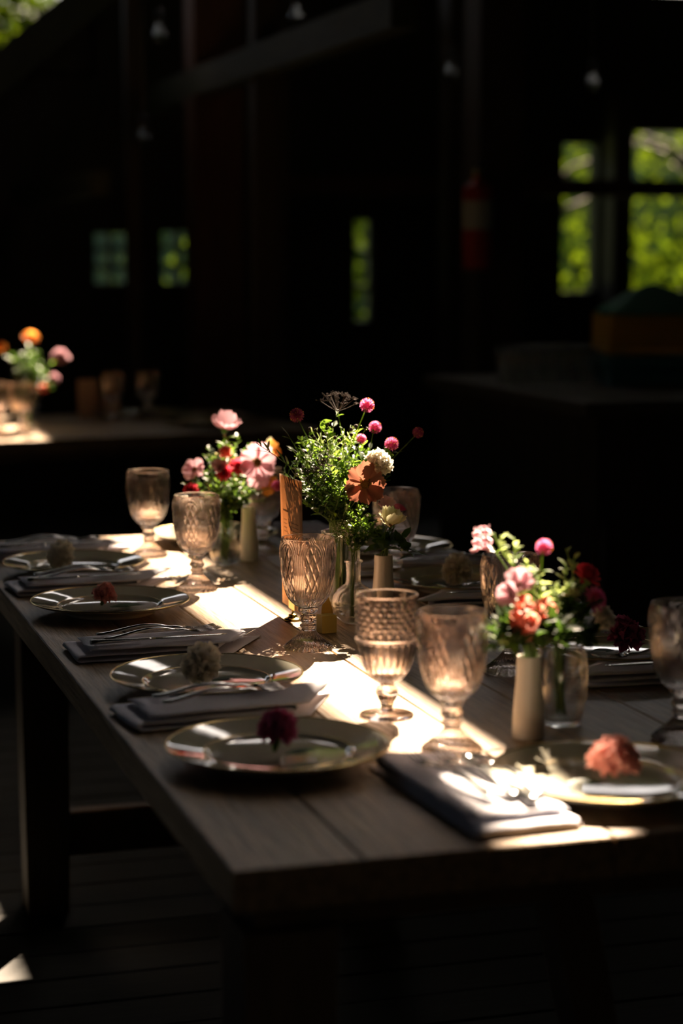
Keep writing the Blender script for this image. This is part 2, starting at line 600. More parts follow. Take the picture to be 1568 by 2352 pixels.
TX, TY, TL, TW = 0.46, 1.87, 2.40, 0.97
tb = farm_table((TX, TY, 0), 0, TL, TW, 'long plank farm table laid for dinner with a strip of sunlight', ((.066, .07), (TW - .066, .07), (.136, TL - .2), (TW - .136, TL - .2)))
link('stretcher', MB().box(.18, TW - .18, TL - .22, TL - .18, .115, .21, .003).mesh('stretcher', 'leg_wood', False), tb)
link('brace', MB().bar((.42, .16, TZ - .08), (.50, .16, .3), .05, .06, (0, 1, 0)).mesh('brace', 'leg_wood', False), tb)
ft = farm_table((2.02, 6.72, 0), math.radians(97 + 90 - 90), 2.5, 1.0, 'plank farm table in the dim background with sun on one end', ((.08, .08), (.92, .08), (.08, 2.4), (.92, 2.4)))
place(ft, (2.0, 6.72, 0), math.radians(97))

# ------------------------------------------------------------------ glassware
def gauss(x, s):
    return math.exp(-(x / s) ** 2)


def bowl_relief(th, v, h):
    """raised arches filled with diamonds; th angle, v 0..1 up the bowl, h relief height"""
    k = 6
    s = ((th * k / (2 * PI)) % 1) * 2 - 1
    y = v * 2.9
    yc = 2.0
    d = (math.hypot(s, (y - yc) * 0.9) if y > yc else abs(s)) - 0.93
    r = gauss(d, .05) + .9 * gauss(d + .13, .045) + .8 * gauss(d + .26, .045)
    fade = min(1, max(0, (v - .02) / .06)) * min(1, max(0, (.97 - v) / .1))
    if d < -.35:
        a, b = s * 4.2 + y * 2.6, s * 4.2 - y * 2.6
        r += 1.1 * max(gauss(math.sin(PI * a / 2), .34), gauss(math.sin(PI * b / 2), .34)) * min(1, (-.35 - d) / .06)
    elif d > .06:
        q = math.atan2(1 - abs(s), max(.05, y - 1.9))
        r += .5 * (0.5 + 0.5 * math.cos(q * 26)) * min(1, (d - .06) / .05)
    return h * r * fade


def spl(pts, n):
    """smooth profile through (r,z) points"""
    P = [pts[0]] + list(pts) + [pts[-1]]
    out = []
    m = len(pts) - 1
    for i in range(n + 1):
        u = i / n * m
        k = min(int(u), m - 1)
        t = u - k
        p0, p1, p2, p3 = P[k], P[k + 1], P[k + 2], P[k + 3]
        out.append(tuple(.5 * (2 * p1[c] + (p2[c] - p0[c]) * t + (2 * p0[c] - 5 * p1[c] + 4 * p2[c] - p3[c]) * t * t + (3 * p1[c] - p0[c] - 3 * p2[c] + p3[c]) * t ** 3) for c in range(len(p1))))
    return out


def make_goblet(name, gm):
    t = thing(name, 'x', 'goblet')
    outer = spl([(.0150, .0655), (.0235, .072), (.0315, .083), (.0370, .099), (.0405, .118), (.0425, .138), (.0432, .155), (.0424, .167), (.0412, .1755)], 120)
    inner = spl([(.0400, .1755), (.0403, .165), (.0400, .150), (.0385, .128), (.0355, .108), (.029, .092), (.020, .081), (.0015, .076)], 34)
    no = len(outer)

    def mod(th, i, r, z):
        if i < no:
            return r + bowl_relief(th, (z - .0655) / .11, .0014)
        return r
    b = MB().lathe(outer + inner, 336, mod)
    link('bowl', b.mesh('bowl', gm), t)
    st = spl([(.0105, .0290), (.0100, .033), (.0128, .037), (.0095, .0405), (.0135, .0465), (.0105, .053), (.0100, .056), (.0150, .0605), (.0152, .0654)], 48)
    link('stem', MB().lathe(st, 80, lambda th, i, r, z: r * (1 + .11 * (abs(math.sin(th * 5)) - .5))).mesh('stem', gm), t)
    ftp = spl([(.0365, .0), (.0372, .0025), (.0350, .006), (.0270, .0125), (.0185, .020), (.0125, .0265), (.0104, .0289)], 22)
    link('foot', MB().lathe(ftp, 240, lambda th, i, r, z: r * (1 + .10 * (abs(math.sin(th * 12)) - .5) * min(1, z / .003))).mesh('foot', gm), t)
    return t


def make_hobnail(name, gm):
    t = thing(name, 'x', 'goblet')
    outer = spl([(.0120, .0455), (.0215, .052), (.0305, .066), (.0365, .085), (.0395, .1000), (.0398, .1020)], 40) + \
        spl([(.0415, .1025), (.0425, .1045), (.0415, .1065)], 6) + spl([(.0400, .107), (.0402, .125), (.0405, .145), (.0408, .160)], 50) + [(.0412, .1625), (.0408, .165)]
    inner = spl([(.0385, .165), (.0380, .150), (.0378, .120), (.0368, .100), (.0335, .082), (.0265, .065), (.0160, .056), (.001, .053)], 34)
    no = len(outer)

    def mod(th, i, r, z):
        if i >= no:
            return r
        if z < .1015:
            return r * (1 + .045 * (abs(math.sin(th * 12)) - .5) * min(1, (z - .0455) / .012))
        if z < .107:
            return r + .0006 * math.cos(th * 56)
        if .109 < z < .152:
            row = (z - .109) / .0072
            k = int(row)
            f = row - k - .5
            a = ((th * 22 / (2 * PI) + (k % 2) * .5) % 1) - .5
            return r + .0016 * gauss(math.hypot(a * 1.5, f), .28)
        return r
    link('bowl', MB().lathe(outer + inner, 264, mod).mesh('bowl', gm), t)
    st = [(.0100, .0075), (.0085, .013), (.0105, .0175), (.0105, .0195), (.0130, .0235), (.0175, .0315), (.0150, .038), (.0095, .0425), (.0120, .0454)]
    link('stem', MB().lathe(st, 6).mesh('stem', gm, False), t)
    fo = spl([(.0360, 0), (.0365, .0022), (.0340, .0040), (.0220, .0052), (.0100, .0074)], 14)
    link('foot', MB().lathe(fo, 64, lambda th, i, r, z: r * (1 + .012 * math.cos(th * 20))).mesh('foot', gm), t)
    return t


gob = make_goblet('cut_glass_goblet', 'pink_glass')
GG = 'pink pressed glass goblets'
spots = [((.802, 3.952), 'pink diamond-cut goblet in shade behind the far left plate, beside the lit goblet'),
         ((.804, 3.524), 'pink diamond-cut goblet at the tip of the plate with a pale pink carnation'),
         ((.846, 2.936), 'pink diamond-cut goblet in front of the menu card, casting sparkles'),
         ((.837, 2.263), 'pink diamond-cut goblet glowing in full sun beside the hobnail goblet'),
         ((1.135, 2.232), 'dim amber-pink goblet beside the glass vase and the white bottle vase, in deep shade'),
         ((1.08, 2.68), 'amber-glinting goblet half hidden behind the snapdragon posy'),
         ((1.18, 3.50), 'dim goblet standing behind the cream cosmos and white bud vase'),
         ((1.035, 3.93), 'dim goblet half hidden behind the blush cosmos posy')]
for i, ((x, y), lb) in enumerate(spots):
    g = gob if i == 0 else dup(gob)
    place(g, (x, y, TZ + .0005), i * .37 + .2, lb, GG)
hb = make_hobnail('hobnail_goblet', 'pink_glass')
place(hb, (.819, 2.465, TZ + .0005), .3, 'pale pink goblet with beaded hobnail band and fluted base')
for (x, y), lb in (((.950, 6.83), 'sunlit clear goblet on the far table, beside the pink roses'), ((.868, 6.86), 'sunlit goblet at the bright edge of the far table'), ((1.36, 7.35), 'dim goblet on the far table near the upright cards'), ((1.50, 7.38), 'dim goblet on the far table next to the plate')):
    place(dup(gob), (x, y, TZ + .0005), x, lb, 'goblets on the far table')

# ------------------------------------------------------------------ plates
def make_plate():
    t = thing('dinner_plate', 'x', 'plate')
    R = .135
    top = [(.0008, .0056), (.03, .0059), (.06, .0070), (.078, .0084), (.084, .0095), (.088, .0125), (.092, .0142), (.110, .0178), (R - .003, .0224), (R, .0236)]
    bot = [(R + .0006, .0222), (R - .004, .0194), (.110, .0148), (.094, .0112), (.088, .0085), (.080, .0045), (.078, .0), (.074, .0), (.072, .0035), (.0008, .0035)]
    link('body', MB().lathe(spl(top, 40) + spl(bot, 30), 96).mesh('body', 'ceramic'), t)
    ring = [(R + .0006 + .0013 * math.cos(a), .0230 + .0010 * math.sin(a)) for a in [2 * PI * k / 8 for k in range(9)]]
    link('gold_rim', MB().lathe(ring, 96, capb=False, capt=False).mesh('gold_rim', 'gold'), t)
    ring = [(.0905 + .0009 * math.cos(a), .0138 + .0004 * math.sin(a)) for a in [2 * PI * k / 6 for k in range(7)]]
    link('gold_line', MB().lathe(ring, 96, capb=False, capt=False).mesh('gold_line', 'gold'), t)
    return t


pl = make_plate()
plates = [((.618, 2.276), 'gold-rimmed plate holding a dark magenta flower'),
          ((.629, 2.701), 'gold-rimmed plate holding a white carnation, in front of the menu card'),
          ((.610, 3.344), 'gold-rimmed plate holding a small peach carnation'),
          ((.622, 3.793), 'gold-rimmed plate holding a dim white flower beside the tall shaded goblet'),
          ((.945, 2.042), 'gold-rimmed plate at the table end, half in sun, with a coral carnation'),
          ((1.27, 3.39), 'shaded gold-rimmed plate with a pale carnation across the table'),
          ((1.27, 2.74), 'shaded plate with plum petals behind the snapdragon posy'),
          ((1.265, 3.82), 'dim empty plate at the far right behind the flowers'),
          ((.975, 4.11), 'plate at the far end of the table with a lit left rim')]
for i, ((x, y), lb) in enumerate(plates):
    place(pl if i == 0 else dup(pl), (x, y, TZ + .0005), 0, lb, 'gold-rimmed dinner plates')
for (x, y), lb in (((1.55, 7.42), 'dim plate on the far table catching a white glint'), ((1.62, 6.98), 'dim plate near the corner of the far table')):
    place(dup(pl), (x, y, TZ + .0005), 0, lb, 'plates on the far table')

# ------------------------------------------------------------------ cutlery
def make_fork(k=1.0):
    t = thing('fork', 'x', 'fork')
    n = 18
    pts, rad, fl_ = [], [], []
    for i in range(n + 1):
        u = i / n
        x = u * .142
        z = .004 + .010 * math.sin(PI * u * .9) ** 2 + (.002 if u > .85 else 0)
        w = .0095 * (1 - .62 * math.sin(min(1, u / .8) * PI / 2)) if u < .8 else .0036 + (.0112 - .0036) * ((u - .8) / .2) ** .7
        if u < .06:
            w *= .6 + .4 * u / .06
        pts.append((x, 0, z))
        rad.append(w)
        fl_.append((1, .0016 / w if u > .75 else .0022 / w))
    h = MB().tube(pts, rad, 10, fl_)
    link('handle', h.mesh('handle', 'silver'), t)
    for j in range(4):
        y = -.0087 + j * .0058
        tp = [(.1395, y, pts[-1][2]), (.155, y, .0045), (.172, y * .96, .0048), (.190, y * .93, .0085)]
        link('tine', MB().tube(tp, [.0021, .0018, .0016, .0008], 6, [(1, .7)] * 4).mesh('tine', 'silver'), t)
    return t


def make_knife():
    t = thing('table_knife', 'x', 'knife')
    pts = [(i / 10 * .10, 0, .0045) for i in range(11)]
    rad = [.006 + .0025 * math.cos(i / 10 * 3) for i in range(11)]
    link('handle', MB().tube(pts, rad, 10, [(1, .45)] * 11).mesh('handle', 'silver'), t)
    pts = [(.099 + i / 10 * .115, .002 * math.sin(i / 10 * PI), .0045) for i in range(11)]
    rad = [.005, .007, .0085, .0092, .0095, .0095, .0095, .0092, .0085, .0065, .002]
    link('blade', MB().tube(pts, rad, 8, [(1, .13)] * 11).mesh('blade', 'silver'), t)
    return t


def make_spoon():
    t = thing('spoon', 'x', 'spoon')
    n = 14
    pts = [(i / n * .135, 0, .004 + .010 * math.sin(PI * i / n) ** 2) for i in range(n + 1)]
    rad = [.0085 * (1 - .65 * math.sin(i / n * PI / 2)) for i in range(n + 1)]
    link('handle', MB().tube(pts, rad, 10, [(1, .0020 / r) for r in rad]).mesh('handle', 'silver'), t)
    mb = MB()
    rows = []
    for i in range(9):
        u = i / 8
        w = .0185 * math.sin(PI * (.06 + .92 * u)) ** .75
        rows.append([(.132 + u * .058, w * a, .007 - .008 * math.sin(PI * (.05 + .9 * u)) * (1 - a * a)) for a in (-1, -.6, -.2, .2, .6, 1)])
    mb.quad_grid(rows)
    o = link('bowl', mb.mesh('bowl', 'silver'), t)
    m = o.modifiers.new('thickness', 'SOLIDIFY')
    m.thickness = .0012
    return t


fk, kn, sp = make_fork(), make_knife(), make_spoon()

# ------------------------------------------------------------------ napkins (a cloth folded back and forth)
def make_napkin(L, Wd, passes=3, skew=0.0, seed=0):
    random.seed(seed)
    gap = .0085
    prof = []
    for k in range(passes):
        z = .002 + k * gap
        a, b = (L, 0) if k % 2 == 0 else (0, L - .03 * (k == passes - 2))
        if k == passes - 1 and k % 2 == 0:
            b = .015
        for i in range(15):
            u = i / 14
            prof.append((a + (b - a) * u, z))
        if k < passes - 1:
            for i in range(1, 6):
                t = PI * i / 6
                prof.append((b + (1 if k % 2 else -1) * gap * .75 * math.sin(t), z + gap / 2 * (1 - math.cos(t))))
    rows = []
    for i, (x, z) in enumerate(prof):
        row = []
        for j in range(11):
            v = j / 10 - .5
            n1 = noise.noise(Vector((x * 14 + seed, v * 3, z * 90)))
            lift = .0025 * n1 * min(1, z / .006) - .012 * max(0, abs(v) - .38) * (z > .006)
            row.append((x + skew * v * (x / L) + .002 * n1, v * Wd * (1 + .04 * n1 - .05 * z / .01) + .004 * noise.noise(Vector((z * 200, x * 4, seed))), max(.0012, z + lift)))
        rows.append(row)
    return MB().quad_grid(rows).mesh('napkin', 'linen')


def napkin(x, y, rz, L, Wd, label, skew=0.0, seed=0, passes=3):
    o = link('napkin', make_napkin(L, Wd, passes, skew, seed), loc=(x, y, TZ + .0005))
    o.rotation_euler = (0, 0, rz)
    m = o.modifiers.new('thickness', 'SOLIDIFY')
    m.thickness = .0016
    m.offset = 0
    return tag(o, label, 'napkin', 'folded linen napkins')


def on(o, x, y, z, rz, lb, grp, tilt=0):
    o.location = (x, y, z)
    o.rotation_euler = (0, tilt, rz)
    o['label'] = lb
    o['group'] = grp
    return o


NT = TZ + .0225
first = [True]


def cutlery(kind, x, y, rz, lb, z=NT):
    src = {'fork': fk, 'knife': kn, 'spoon': sp}[kind]
    o = src if not src.get('used') else dup(src)
    src['used'] = 1
    return on(o, x, y, z, rz, lb, 'silver ' + kind + 's')


rows_ = [(.482, 2.53, .10, 1, 'the magenta flower plate'), (.487, 2.985, .02, 2, 'the white carnation plate by the menu'),
         (.480, 3.60, .05, 3, 'the small peach carnation plate'), (.485, 4.03, .03, 4, 'the dim white flower plate')]
for x, y, rz, sd, w in rows_:
    napkin(x, y, rz, .275, .125, 'folded white napkin with cutlery beyond ' + w, .08, sd)
    cutlery('fork', x + .04, y + .028 + .0, rz + .02, 'silver fork lying across the napkin beyond ' + w)
    cutlery('fork', x + .045, y - .012, rz + .12, 'angled silver fork nearest the plate, napkin beyond ' + w)
    if sd > 1:
        cutlery('knife', x + .02, y - .036, rz + .02, 'silver knife on the napkin beyond ' + w)
napkin(.790, 1.905, PI / 2 + .06, .29, .125, 'white napkin laid at the sunny table end under two forks', .05, 9)
cutlery('fork', .775, 1.965, PI / 2 + .16, 'silver fork in half shade on the napkin at the table end')
cutlery('fork', .800, 1.960, PI / 2 + .12, 'silver fork lying beside the spoon on the napkin at the table end')
cutlery('spoon', .826, 1.955, PI / 2 + .08, 'silver spoon shining in the sun on the napkin at the table end')
cutlery('knife', .812, 1.935, PI / 2 + .05, 'silver knife with sunlit handle on the napkin at the table end')
for x, y, sd, w in ((1.41, 3.235, 11, 'the pale carnation plate'), (1.415, 2.585, 12, 'the plum petal plate'), (1.41, 3.62, 13, 'the dim empty plate')):
    napkin(x, y, PI - .05, .25, .12, 'shaded napkin with cutlery in front of ' + w, .1, sd)
    cutlery('fork', x - .04, y + .02, PI - .08, 'dark fork lying on the shaded napkin in front of ' + w)
    cutlery('knife', x - .02, y - .025, PI - .02, 'knife lying on the shaded napkin in front of ' + w)
napkin(1.19, 4.245, -PI / 2, .22, .12, 'bluish shaded napkin at the far table end behind the posy', .1, 14)

# ------------------------------------------------------------------ menu card, holder, small block
mc = thing('menu_card', 'upright tan menu card with line drawing and script in a brass holder', 'card', (.889, 3.178, TZ))
rows = []
for i in range(13):
    z = .02 + .222 * i / 12
    rows.append([(-.003 * ((i / 12) ** 2) * (1 + .4 * (j - 4) / 4) - .003 * (1 - ((j - 4) / 4) ** 2) * (i / 12), -.064 + .128 * j / 8, z) for j in range(9)])
cm = MB().quad_grid(rows)
co = link('card', cm.mesh('card', 'paper'), mc)
md = co.modifiers.new('thickness', 'SOLIDIFY')
md.thickness = .0004


def cardpt(u, v):                             # u along the card width (0 far .. 1 near), v up
    i = v * 12
    j = (1 - u) * 8
    x = -.003 * ((i / 12) ** 2) * (1 + .4 * (j - 4) / 4) - .003 * (1 - ((j - 4) / 4) ** 2) * (i / 12)
    return Vector((x - .0007, -.064 + .128 * j / 8, .02 + .222 * v))


ink = MB()


def stroke(pts, w):
    w *= 1.7
    P = [cardpt(u, v) for u, v in pts]
    for a, b in zip(P, P[1:]):
        d = b - a
        n_ = Vector((0, -d.z, d.y))
        if n_.length < 1e-7:
            continue
        n_ = n_.normalized() * w / 2
        k = len(ink.v)
        ink.v += [tuple(a - n_), tuple(b - n_), tuple(b + n_), tuple(a + n_)]
        ink.f.append((k, k + 1, k + 2, k + 3))


random.seed(3)
def scribble(u0, u1, v, amp, w=.0007):
    n_ = int((u1 - u0) * 110)
    stroke([(u0 + (u1 - u0) * k / n_, v + amp * math.sin(k * 1.9 + random.random()) * random.uniform(.4, 1)) for k in range(n_ + 1)], w)


scribble(.14, .40, .735, .010, .0011)
for k, v in enumerate((.665, .635, .605, .575)):
    scribble(.17, .34, v, .004, .0005)
    scribble(.50, .85, v - .005, .004, .0005)
stroke([(.42, .72), (.45, .66), (.50, .60), (.52, .54), (.54, .47), (.60, .36), (.66, .25)], .0012)
stroke([(.44, .68), (.43, .64), (.50, .62), (.56, .60)], .003)
for (u, v) in ((.22, .47), (.40, .50), (.68, .46), (.84, .42), (.48, .40), (.72, .36)):
    stroke([(u, v + .04), (u + .03, v), (u + .07, v - .05), (u + .10, v - .14)], .0010)
    stroke([(u + .02, v + .02), (u + .05, v + .01), (u + .03, v - .02)], .0016)
scribble(.42, .60, .325, .008, .0012)
scribble(.46, .58, .285, .006, .001)
for v in (.33, .30, .27, .24):
    stroke([(.22, v), (.92, v - .025)], .0005)
scribble(.36, .50, .245, .006, .0009)
scribble(.24, .54, .205, .008, .0012)
for v in (.175, .155, .135):
    scribble(.30, .80, v, .005, .0007)
stroke([(.11 + .012 * math.sin(k * .9), .72 - k * .02) for k in range(28)], .0005)
stroke([(.92 + .012 * math.sin(k * .8), .70 - k * .02) for k in range(28)], .0005)
link('printed_drawing', ink.mesh('printed_drawing', 'ink', False), mc)
hd = link('holder', MB().lathe(spl([(.0150, 0), (.0155, .002), (.0130, .004), (.0080, .006), (.0070, .010), (.0020, .012), (.0018, .0195)], 18), 24).mesh('holder', 'brass'), mc)
for s_ in (-1, 1):
    link('clip', MB().bar((s_ * .0016, -.018, .026), (s_ * .0016, .018, .026), .0012, .014).mesh('clip', 'brass', False), mc)

bk = thing('place_block', 'small mustard wooden block with a pointed card behind the sparkling goblet', 'place holder', (.912, 3.055, TZ), .15)
link('block', MB().box(-.013, .013, -.010, .012, 0, .030, .001).mesh('block', 'mustard', False), bk)
cb = MB()
cb.v = [(-.006, .013, .0), (.020, .0135, .0), (.017, .014, .035), (.009, .018, .064), (-.001, .016, .040)]
cb.f = [(0, 1, 2, 3, 4)]
c_ = link('pointed_card', cb.mesh('pointed_card', 'mustard_card', False), bk)
md = c_.modifiers.new('thickness', 'SOLIDIFY')
md.thickness = .0015
pb_ = link('pebble', MB().ball((0, 0, .011), .017, 14, 9, .62).mesh('pebble', 'white_petal'), loc=(.985, 3.28, TZ))
tag(pb_, 'smooth pale pebble lying behind the mustard block', 'pebble')

# ------------------------------------------------------------------ vases
def vase(name, label, loc, outer, inner, m, n=40, group=None):
    o = link(name, MB().lathe(spl(outer, 40) + spl(inner, 30), n).mesh(name, m), loc=loc)
    return tag(o, label, 'vase', group)


def ceramic_vase(x, y, h, r0, r1, label):
    return vase('ceramic_bud_vase', label, (x, y, TZ + .0005), [(r0 * .93, 0), (r0, .003), (r0 * .97, h * .3), (r1 * 1.06, h * .7), (r1, h - .002), (r1 * .96, h)],
                [(r1 * .82, h), (r1 * .82, h * .9), (r0 * .8, h * .3), (r0 * .7, .006), (.001, .005)], 'vase_white', group='tapered white bud vases')


ceramic_vase(.984, 3.842, .105, .019, .014, 'tapered white bud vase next to the round posy vase by the blush cosmos')
ceramic_vase(1.045, 3.165, .105, .0205, .0155, 'tapered white bud vase holding the cream cosmos')
ceramic_vase(.954, 2.30, .105, .0205, .0155, 'tapered white bottle vase in front of the snapdragon posy')


def bulb_vase(x, y, R, neck, h, label):
    return vase('bulb_vase', label, (x, y, TZ + .0005),
                [(R * math.sin(a), R * .92 - R * math.cos(a)) for a in [.42 + k * .24 for k in range(int((PI - math.asin(min(1, neck / R)) - .42) / .24) + 1)]] + [(neck, R * 1.95), (neck, h - .006), (neck * 1.25, h - .003), (neck * 1.2, h)],
                [(neck * .9, h), (neck * .85, h - .008), (neck * .85, R * 1.95)] + [((R - .0022) * math.sin(a), R * .92 - (R - .0022) * math.cos(a)) for a in [2.5 - k * .24 for k in range(9)] if (R - .0022) * math.sin(a) > neck * .9] + [(.001, .006)], 'clear_glass', 48, 'clear round vases')


bulb_vase(.923, 3.795, .031, .022, .085, 'round clear vase holding the blush cosmos posy')
bulb_vase(.978, 3.122, .036, .0125, .106, 'clear bulb bottle with slim neck beside the menu card')
vase('cylinder_vase', 'tall clear cylinder vase holding the large wildflower bunch', (.985, 3.215, TZ + .0005), [(.030, 0), (.0325, .003), (.0325, .07), (.033, .135), (.0345, .142)],
     [(.0328, .142), (.0315, .134), (.031, .07), (.031, .009), (.001, .008)], 'clear_glass', 48)
vase('tumbler_vase', 'clear tumbler vase beside the tapered white bottle vase', (1.025, 2.36, TZ + .0005), [(.024, 0), (.027, .004), (.034, .05), (.033, .085), (.028, .105)],
     [(.0265, .105), (.031, .085), (.032, .05), (.025, .009), (.001, .008)], 'clear_glass', 48)
vase('tumbler_vase', 'clear vase of orange flowers standing on the far table', (1.00, 7.02, TZ + .0005), [(.024, 0), (.027, .004), (.036, .08), (.036, .12), (.030, .15)],
     [(.0285, .15), (.033, .12), (.033, .08), (.025, .009), (.001, .008)], 'clear_glass', 40)

# ------------------------------------------------------------------ flowers
random.seed(11)
BL = {}


def bloom_mesh(kind):
    """list of (part name, mesh) in a local frame facing +Z with its base at the origin; petals of cosmos handled apart"""
    if kind in BL:
        return BL[kind]
    k = kind.split(':')
    out = []
    if k[0] == 'amaranth':
        b, tp, cx_ = MB(), MB(), MB()
        R = .0105
        b.ball((0, 0, R), R * .62, 10, 6)
        for i in range(130):
            z = 1 - 2 * (i + .5) / 130
            a = i * 2.39996
            s = math.sqrt(1 - z * z)
            d = Vector((s * math.cos(a), s * math.sin(a), z * .95 + .12)).normalized()
            p = Vector((0, 0, R)) + d * R * .5
            b.leaf(p, d + Vector((0, 0, .15)), (random.uniform(-1, 1), random.uniform(-1, 1), .3), R * .72, R * .30, .05, .4, 2)
            if i % 5 == 0 and z > -.4:
                tp.ball(Vector((0, 0, R)) + d * R * 1.18, R * .10, 5, 3)
        for i in range(6):
            a = i * PI / 3
            cx_.leaf((0, 0, 0), (math.cos(a), math.sin(a), .35), (0, 0, 1), .009, .005, -.2)
        out = [('bloom', b.mesh('bloom', k[1])), ('stamen_tips', tp.mesh('stamen_tips', 'bract_tip')), ('calyx', cx_.mesh('calyx', 'leaf'))]
    elif k[0] == 'carnation':
        b, cx_ = MB(), MB()
        R = .030
        for i in range(44):
            u = (i + .5) / 44
            el = PI / 2 * (1 - u) * 1.02 - .12
            a = i * 2.39996
            d = Vector((math.cos(a) * math.cos(el), math.sin(a) * math.cos(el), math.sin(el)))
            b.petal(Vector((0, 0, .004)) + d * R * .15, d, (-d.x * math.sin(el), -d.y * math.sin(el), math.cos(el)) if el < 1.3 else (math.cos(a + 1), math.sin(a + 1), 0), R * random.uniform(.68, 1.08), R * 1.0, -.10 + .25 * u, .26, .12, 5, 9, .15)
        cx_.lathe([(.003, -.014), (.0055, -.008), (.006, -.002), (.009, .006)], 10, capt=False)
        out = [('bloom', b.mesh('bloom', k[1])), ('calyx', cx_.mesh('calyx', 'leaf'))]
    elif k[0] == 'dahlia':
        b, cx_ = MB(), MB()
        R = .021
        for i in range(60):
            u = (i + .5) / 60
            el = PI / 2 * (1 - u) - .1
            a = i * 2.39996
            d = Vector((math.cos(a) * math.cos(el), math.sin(a) * math.cos(el), math.sin(el)))
            b.petal(d * R * .1, d, (-d.x * .8, -d.y * .8, math.cos(el) + .1), R * (.62 + .38 * u), R * .34, .22, 0, 0, 3, 2, .4)
        cx_.lathe([(.002, -.008), (.005, -.004), (.007, .002)], 8, capt=False)
        out = [('bloom', b.mesh('bloom', k[1])), ('calyx', cx_.mesh('calyx', 'leaf'))]
    elif k[0] == 'sweetpea':
        b, cx_ = MB(), MB()
        for a, el, L in ((0, .55, .024), (PI, .45, .023), (1.3, .35, .021), (-1.2, .4, .022), (2.3, .6, .020), (-2.2, .5, .020)):
            d = Vector((math.cos(a) * math.cos(el), math.sin(a) * math.cos(el), math.sin(el)))
            b.petal((0, 0, 0), d, (-math.cos(a) * .7, -math.sin(a) * .7, .6), L, L * .95, .30, .07, .05, 5, 6, .3)
        cx_.lathe([(.0015, -.006), (.0035, -.002), (.004, .003)], 8, capt=False)
        out = [('bloom', b.mesh('bloom', k[1])), ('calyx', cx_.mesh('calyx', 'leaf'))]
    elif k[0] == 'umbel':
        st, b = MB(), MB()
        R = .034 if k[1] == 'seed_brown' else .020
        for i in range(16):
            u = math.sqrt((i + .5) / 16)
            a = i * 2.39996
            q = Vector((math.cos(a) * u * R, math.sin(a) * u * R, R * (.85 - .35 * u * u)))
            st.tube([(0, 0, 0), q * .5 + Vector((0, 0, -.001)), q], .0005, 4, cap=False)
            for j in range(9):
                e = q + Vector((random.gauss(0, 1), random.gauss(0, 1), random.uniform(.2, 1.2))) * R * .12
                st.tube([q, e], .00025, 3, cap=False)
                b.ball(e, .0011, 5, 3)
        out = [('rays', st.mesh('rays', 'stem' if k[1] != 'seed_brown' else 'seed_brown')), ('florets', b.mesh('florets', k[1]))]
    elif k[0] == 'button':
        b = MB().ball((0, 0, .004), .0052, 10, 7, .8)
        out = [('seed_head', b.mesh('seed_head', 'seed_brown'))]
    elif k[0] == 'snap':
        b = MB()
        for i in range(9):
            a = i * 2.1
            z = -.030 + i * .0045
            d = Vector((math.cos(a), math.sin(a), .35)).normalized()
            p = Vector((0, 0, z)) + d * .003
            for w in (-.5, .5, 0):
                dd = (d + Vector((-d.y, d.x, 0)) * w).normalized()
                b.petal(p, dd, (0, 0, 1), .016 - i * .0007, .012, .5 if w else -.6, .08, 0, 4, 4, .35)
        out = [('bloom', b.mesh('bloom', k[1]))]
    elif k[0] == 'bud':
        b = MB().lathe(spl([(.0005, 0), (.004, .003), (.005, .008), (.003, .014), (.0006, .018)], 10), 10)
        out = [('bud', b.mesh('bud', k[1]))]
    BL[kind] = out
    return out


def put_bloom(t, kind, mtx):
    head = None
    for nm, me in bloom_mesh(kind):           # calyx and stamen tips belong to the bloom
        o = link(nm, me, head or t, mtx=None if head else mtx)
        if nm in ('florets', 'stamen_tips', 'rays'):
            o['kind'] = 'stuff'
        head = head or o


PET = {}


def cosmos_parts(t, mtx, m, size=1.0, openness=.25, n=8):
    key = (m, openness)
    if key not in PET:
        mb = MB()
        mb.petal((.003, 0, 0), (math.cos(openness), 0, math.sin(openness)), (-math.sin(openness), 0, math.cos(openness)), .030, .0235, .10, .06, .10, 6, 8, .2)
        PET[key] = mb.mesh('petal', m)
    for i in range(n):
        link('petal', PET[key], t, mtx=mtx @ Matrix.Rotation(2 * PI * i / n + random.uniform(-.12, .12), 4, 'Z') @ Matrix.Rotation(random.uniform(-.38, .32), 4, 'Y') @ Matrix.Rotation(random.uniform(-.3, .3), 4, 'X') @ Matrix.Scale(size * random.uniform(.86, 1.12), 4))
    if 'eye' not in PET:
        e = MB().lathe(spl([(.0008, -.003), (.005, -.001), (.0062, .002), (.004, .0045), (.0008, .005)], 10), 14)
        for i in range(40):
            a, r = i * 2.4, .0058 * math.sqrt((i + .5) / 40)
            p = Vector((math.cos(a) * r, math.sin(a) * r, .0035))
            e.tube([p, p + Vector((math.cos(a) * .0012, math.sin(a) * .0012, .0028))], [.0005, .0003], 4)
        PET['eye'] = e.mesh('eye', 'flower_eye')
        c = MB()
        for i in range(8):
            a = i * PI / 4
            c.leaf((0, 0, -.003), (math.cos(a), math.sin(a), .2), (0, 0, 1), .010, .005, -.1)
        PET['cal'] = c.mesh('calyx', 'leaf')
    link('eye', PET['eye'], t, mtx=mtx @ Matrix.Scale(size, 4))
    link('calyx', PET['cal'], t, mtx=mtx @ Matrix.Scale(size, 4))


def curve3(pts, n):
    return [Vector(p) for p in spl([tuple(p) for p in pts], n)]


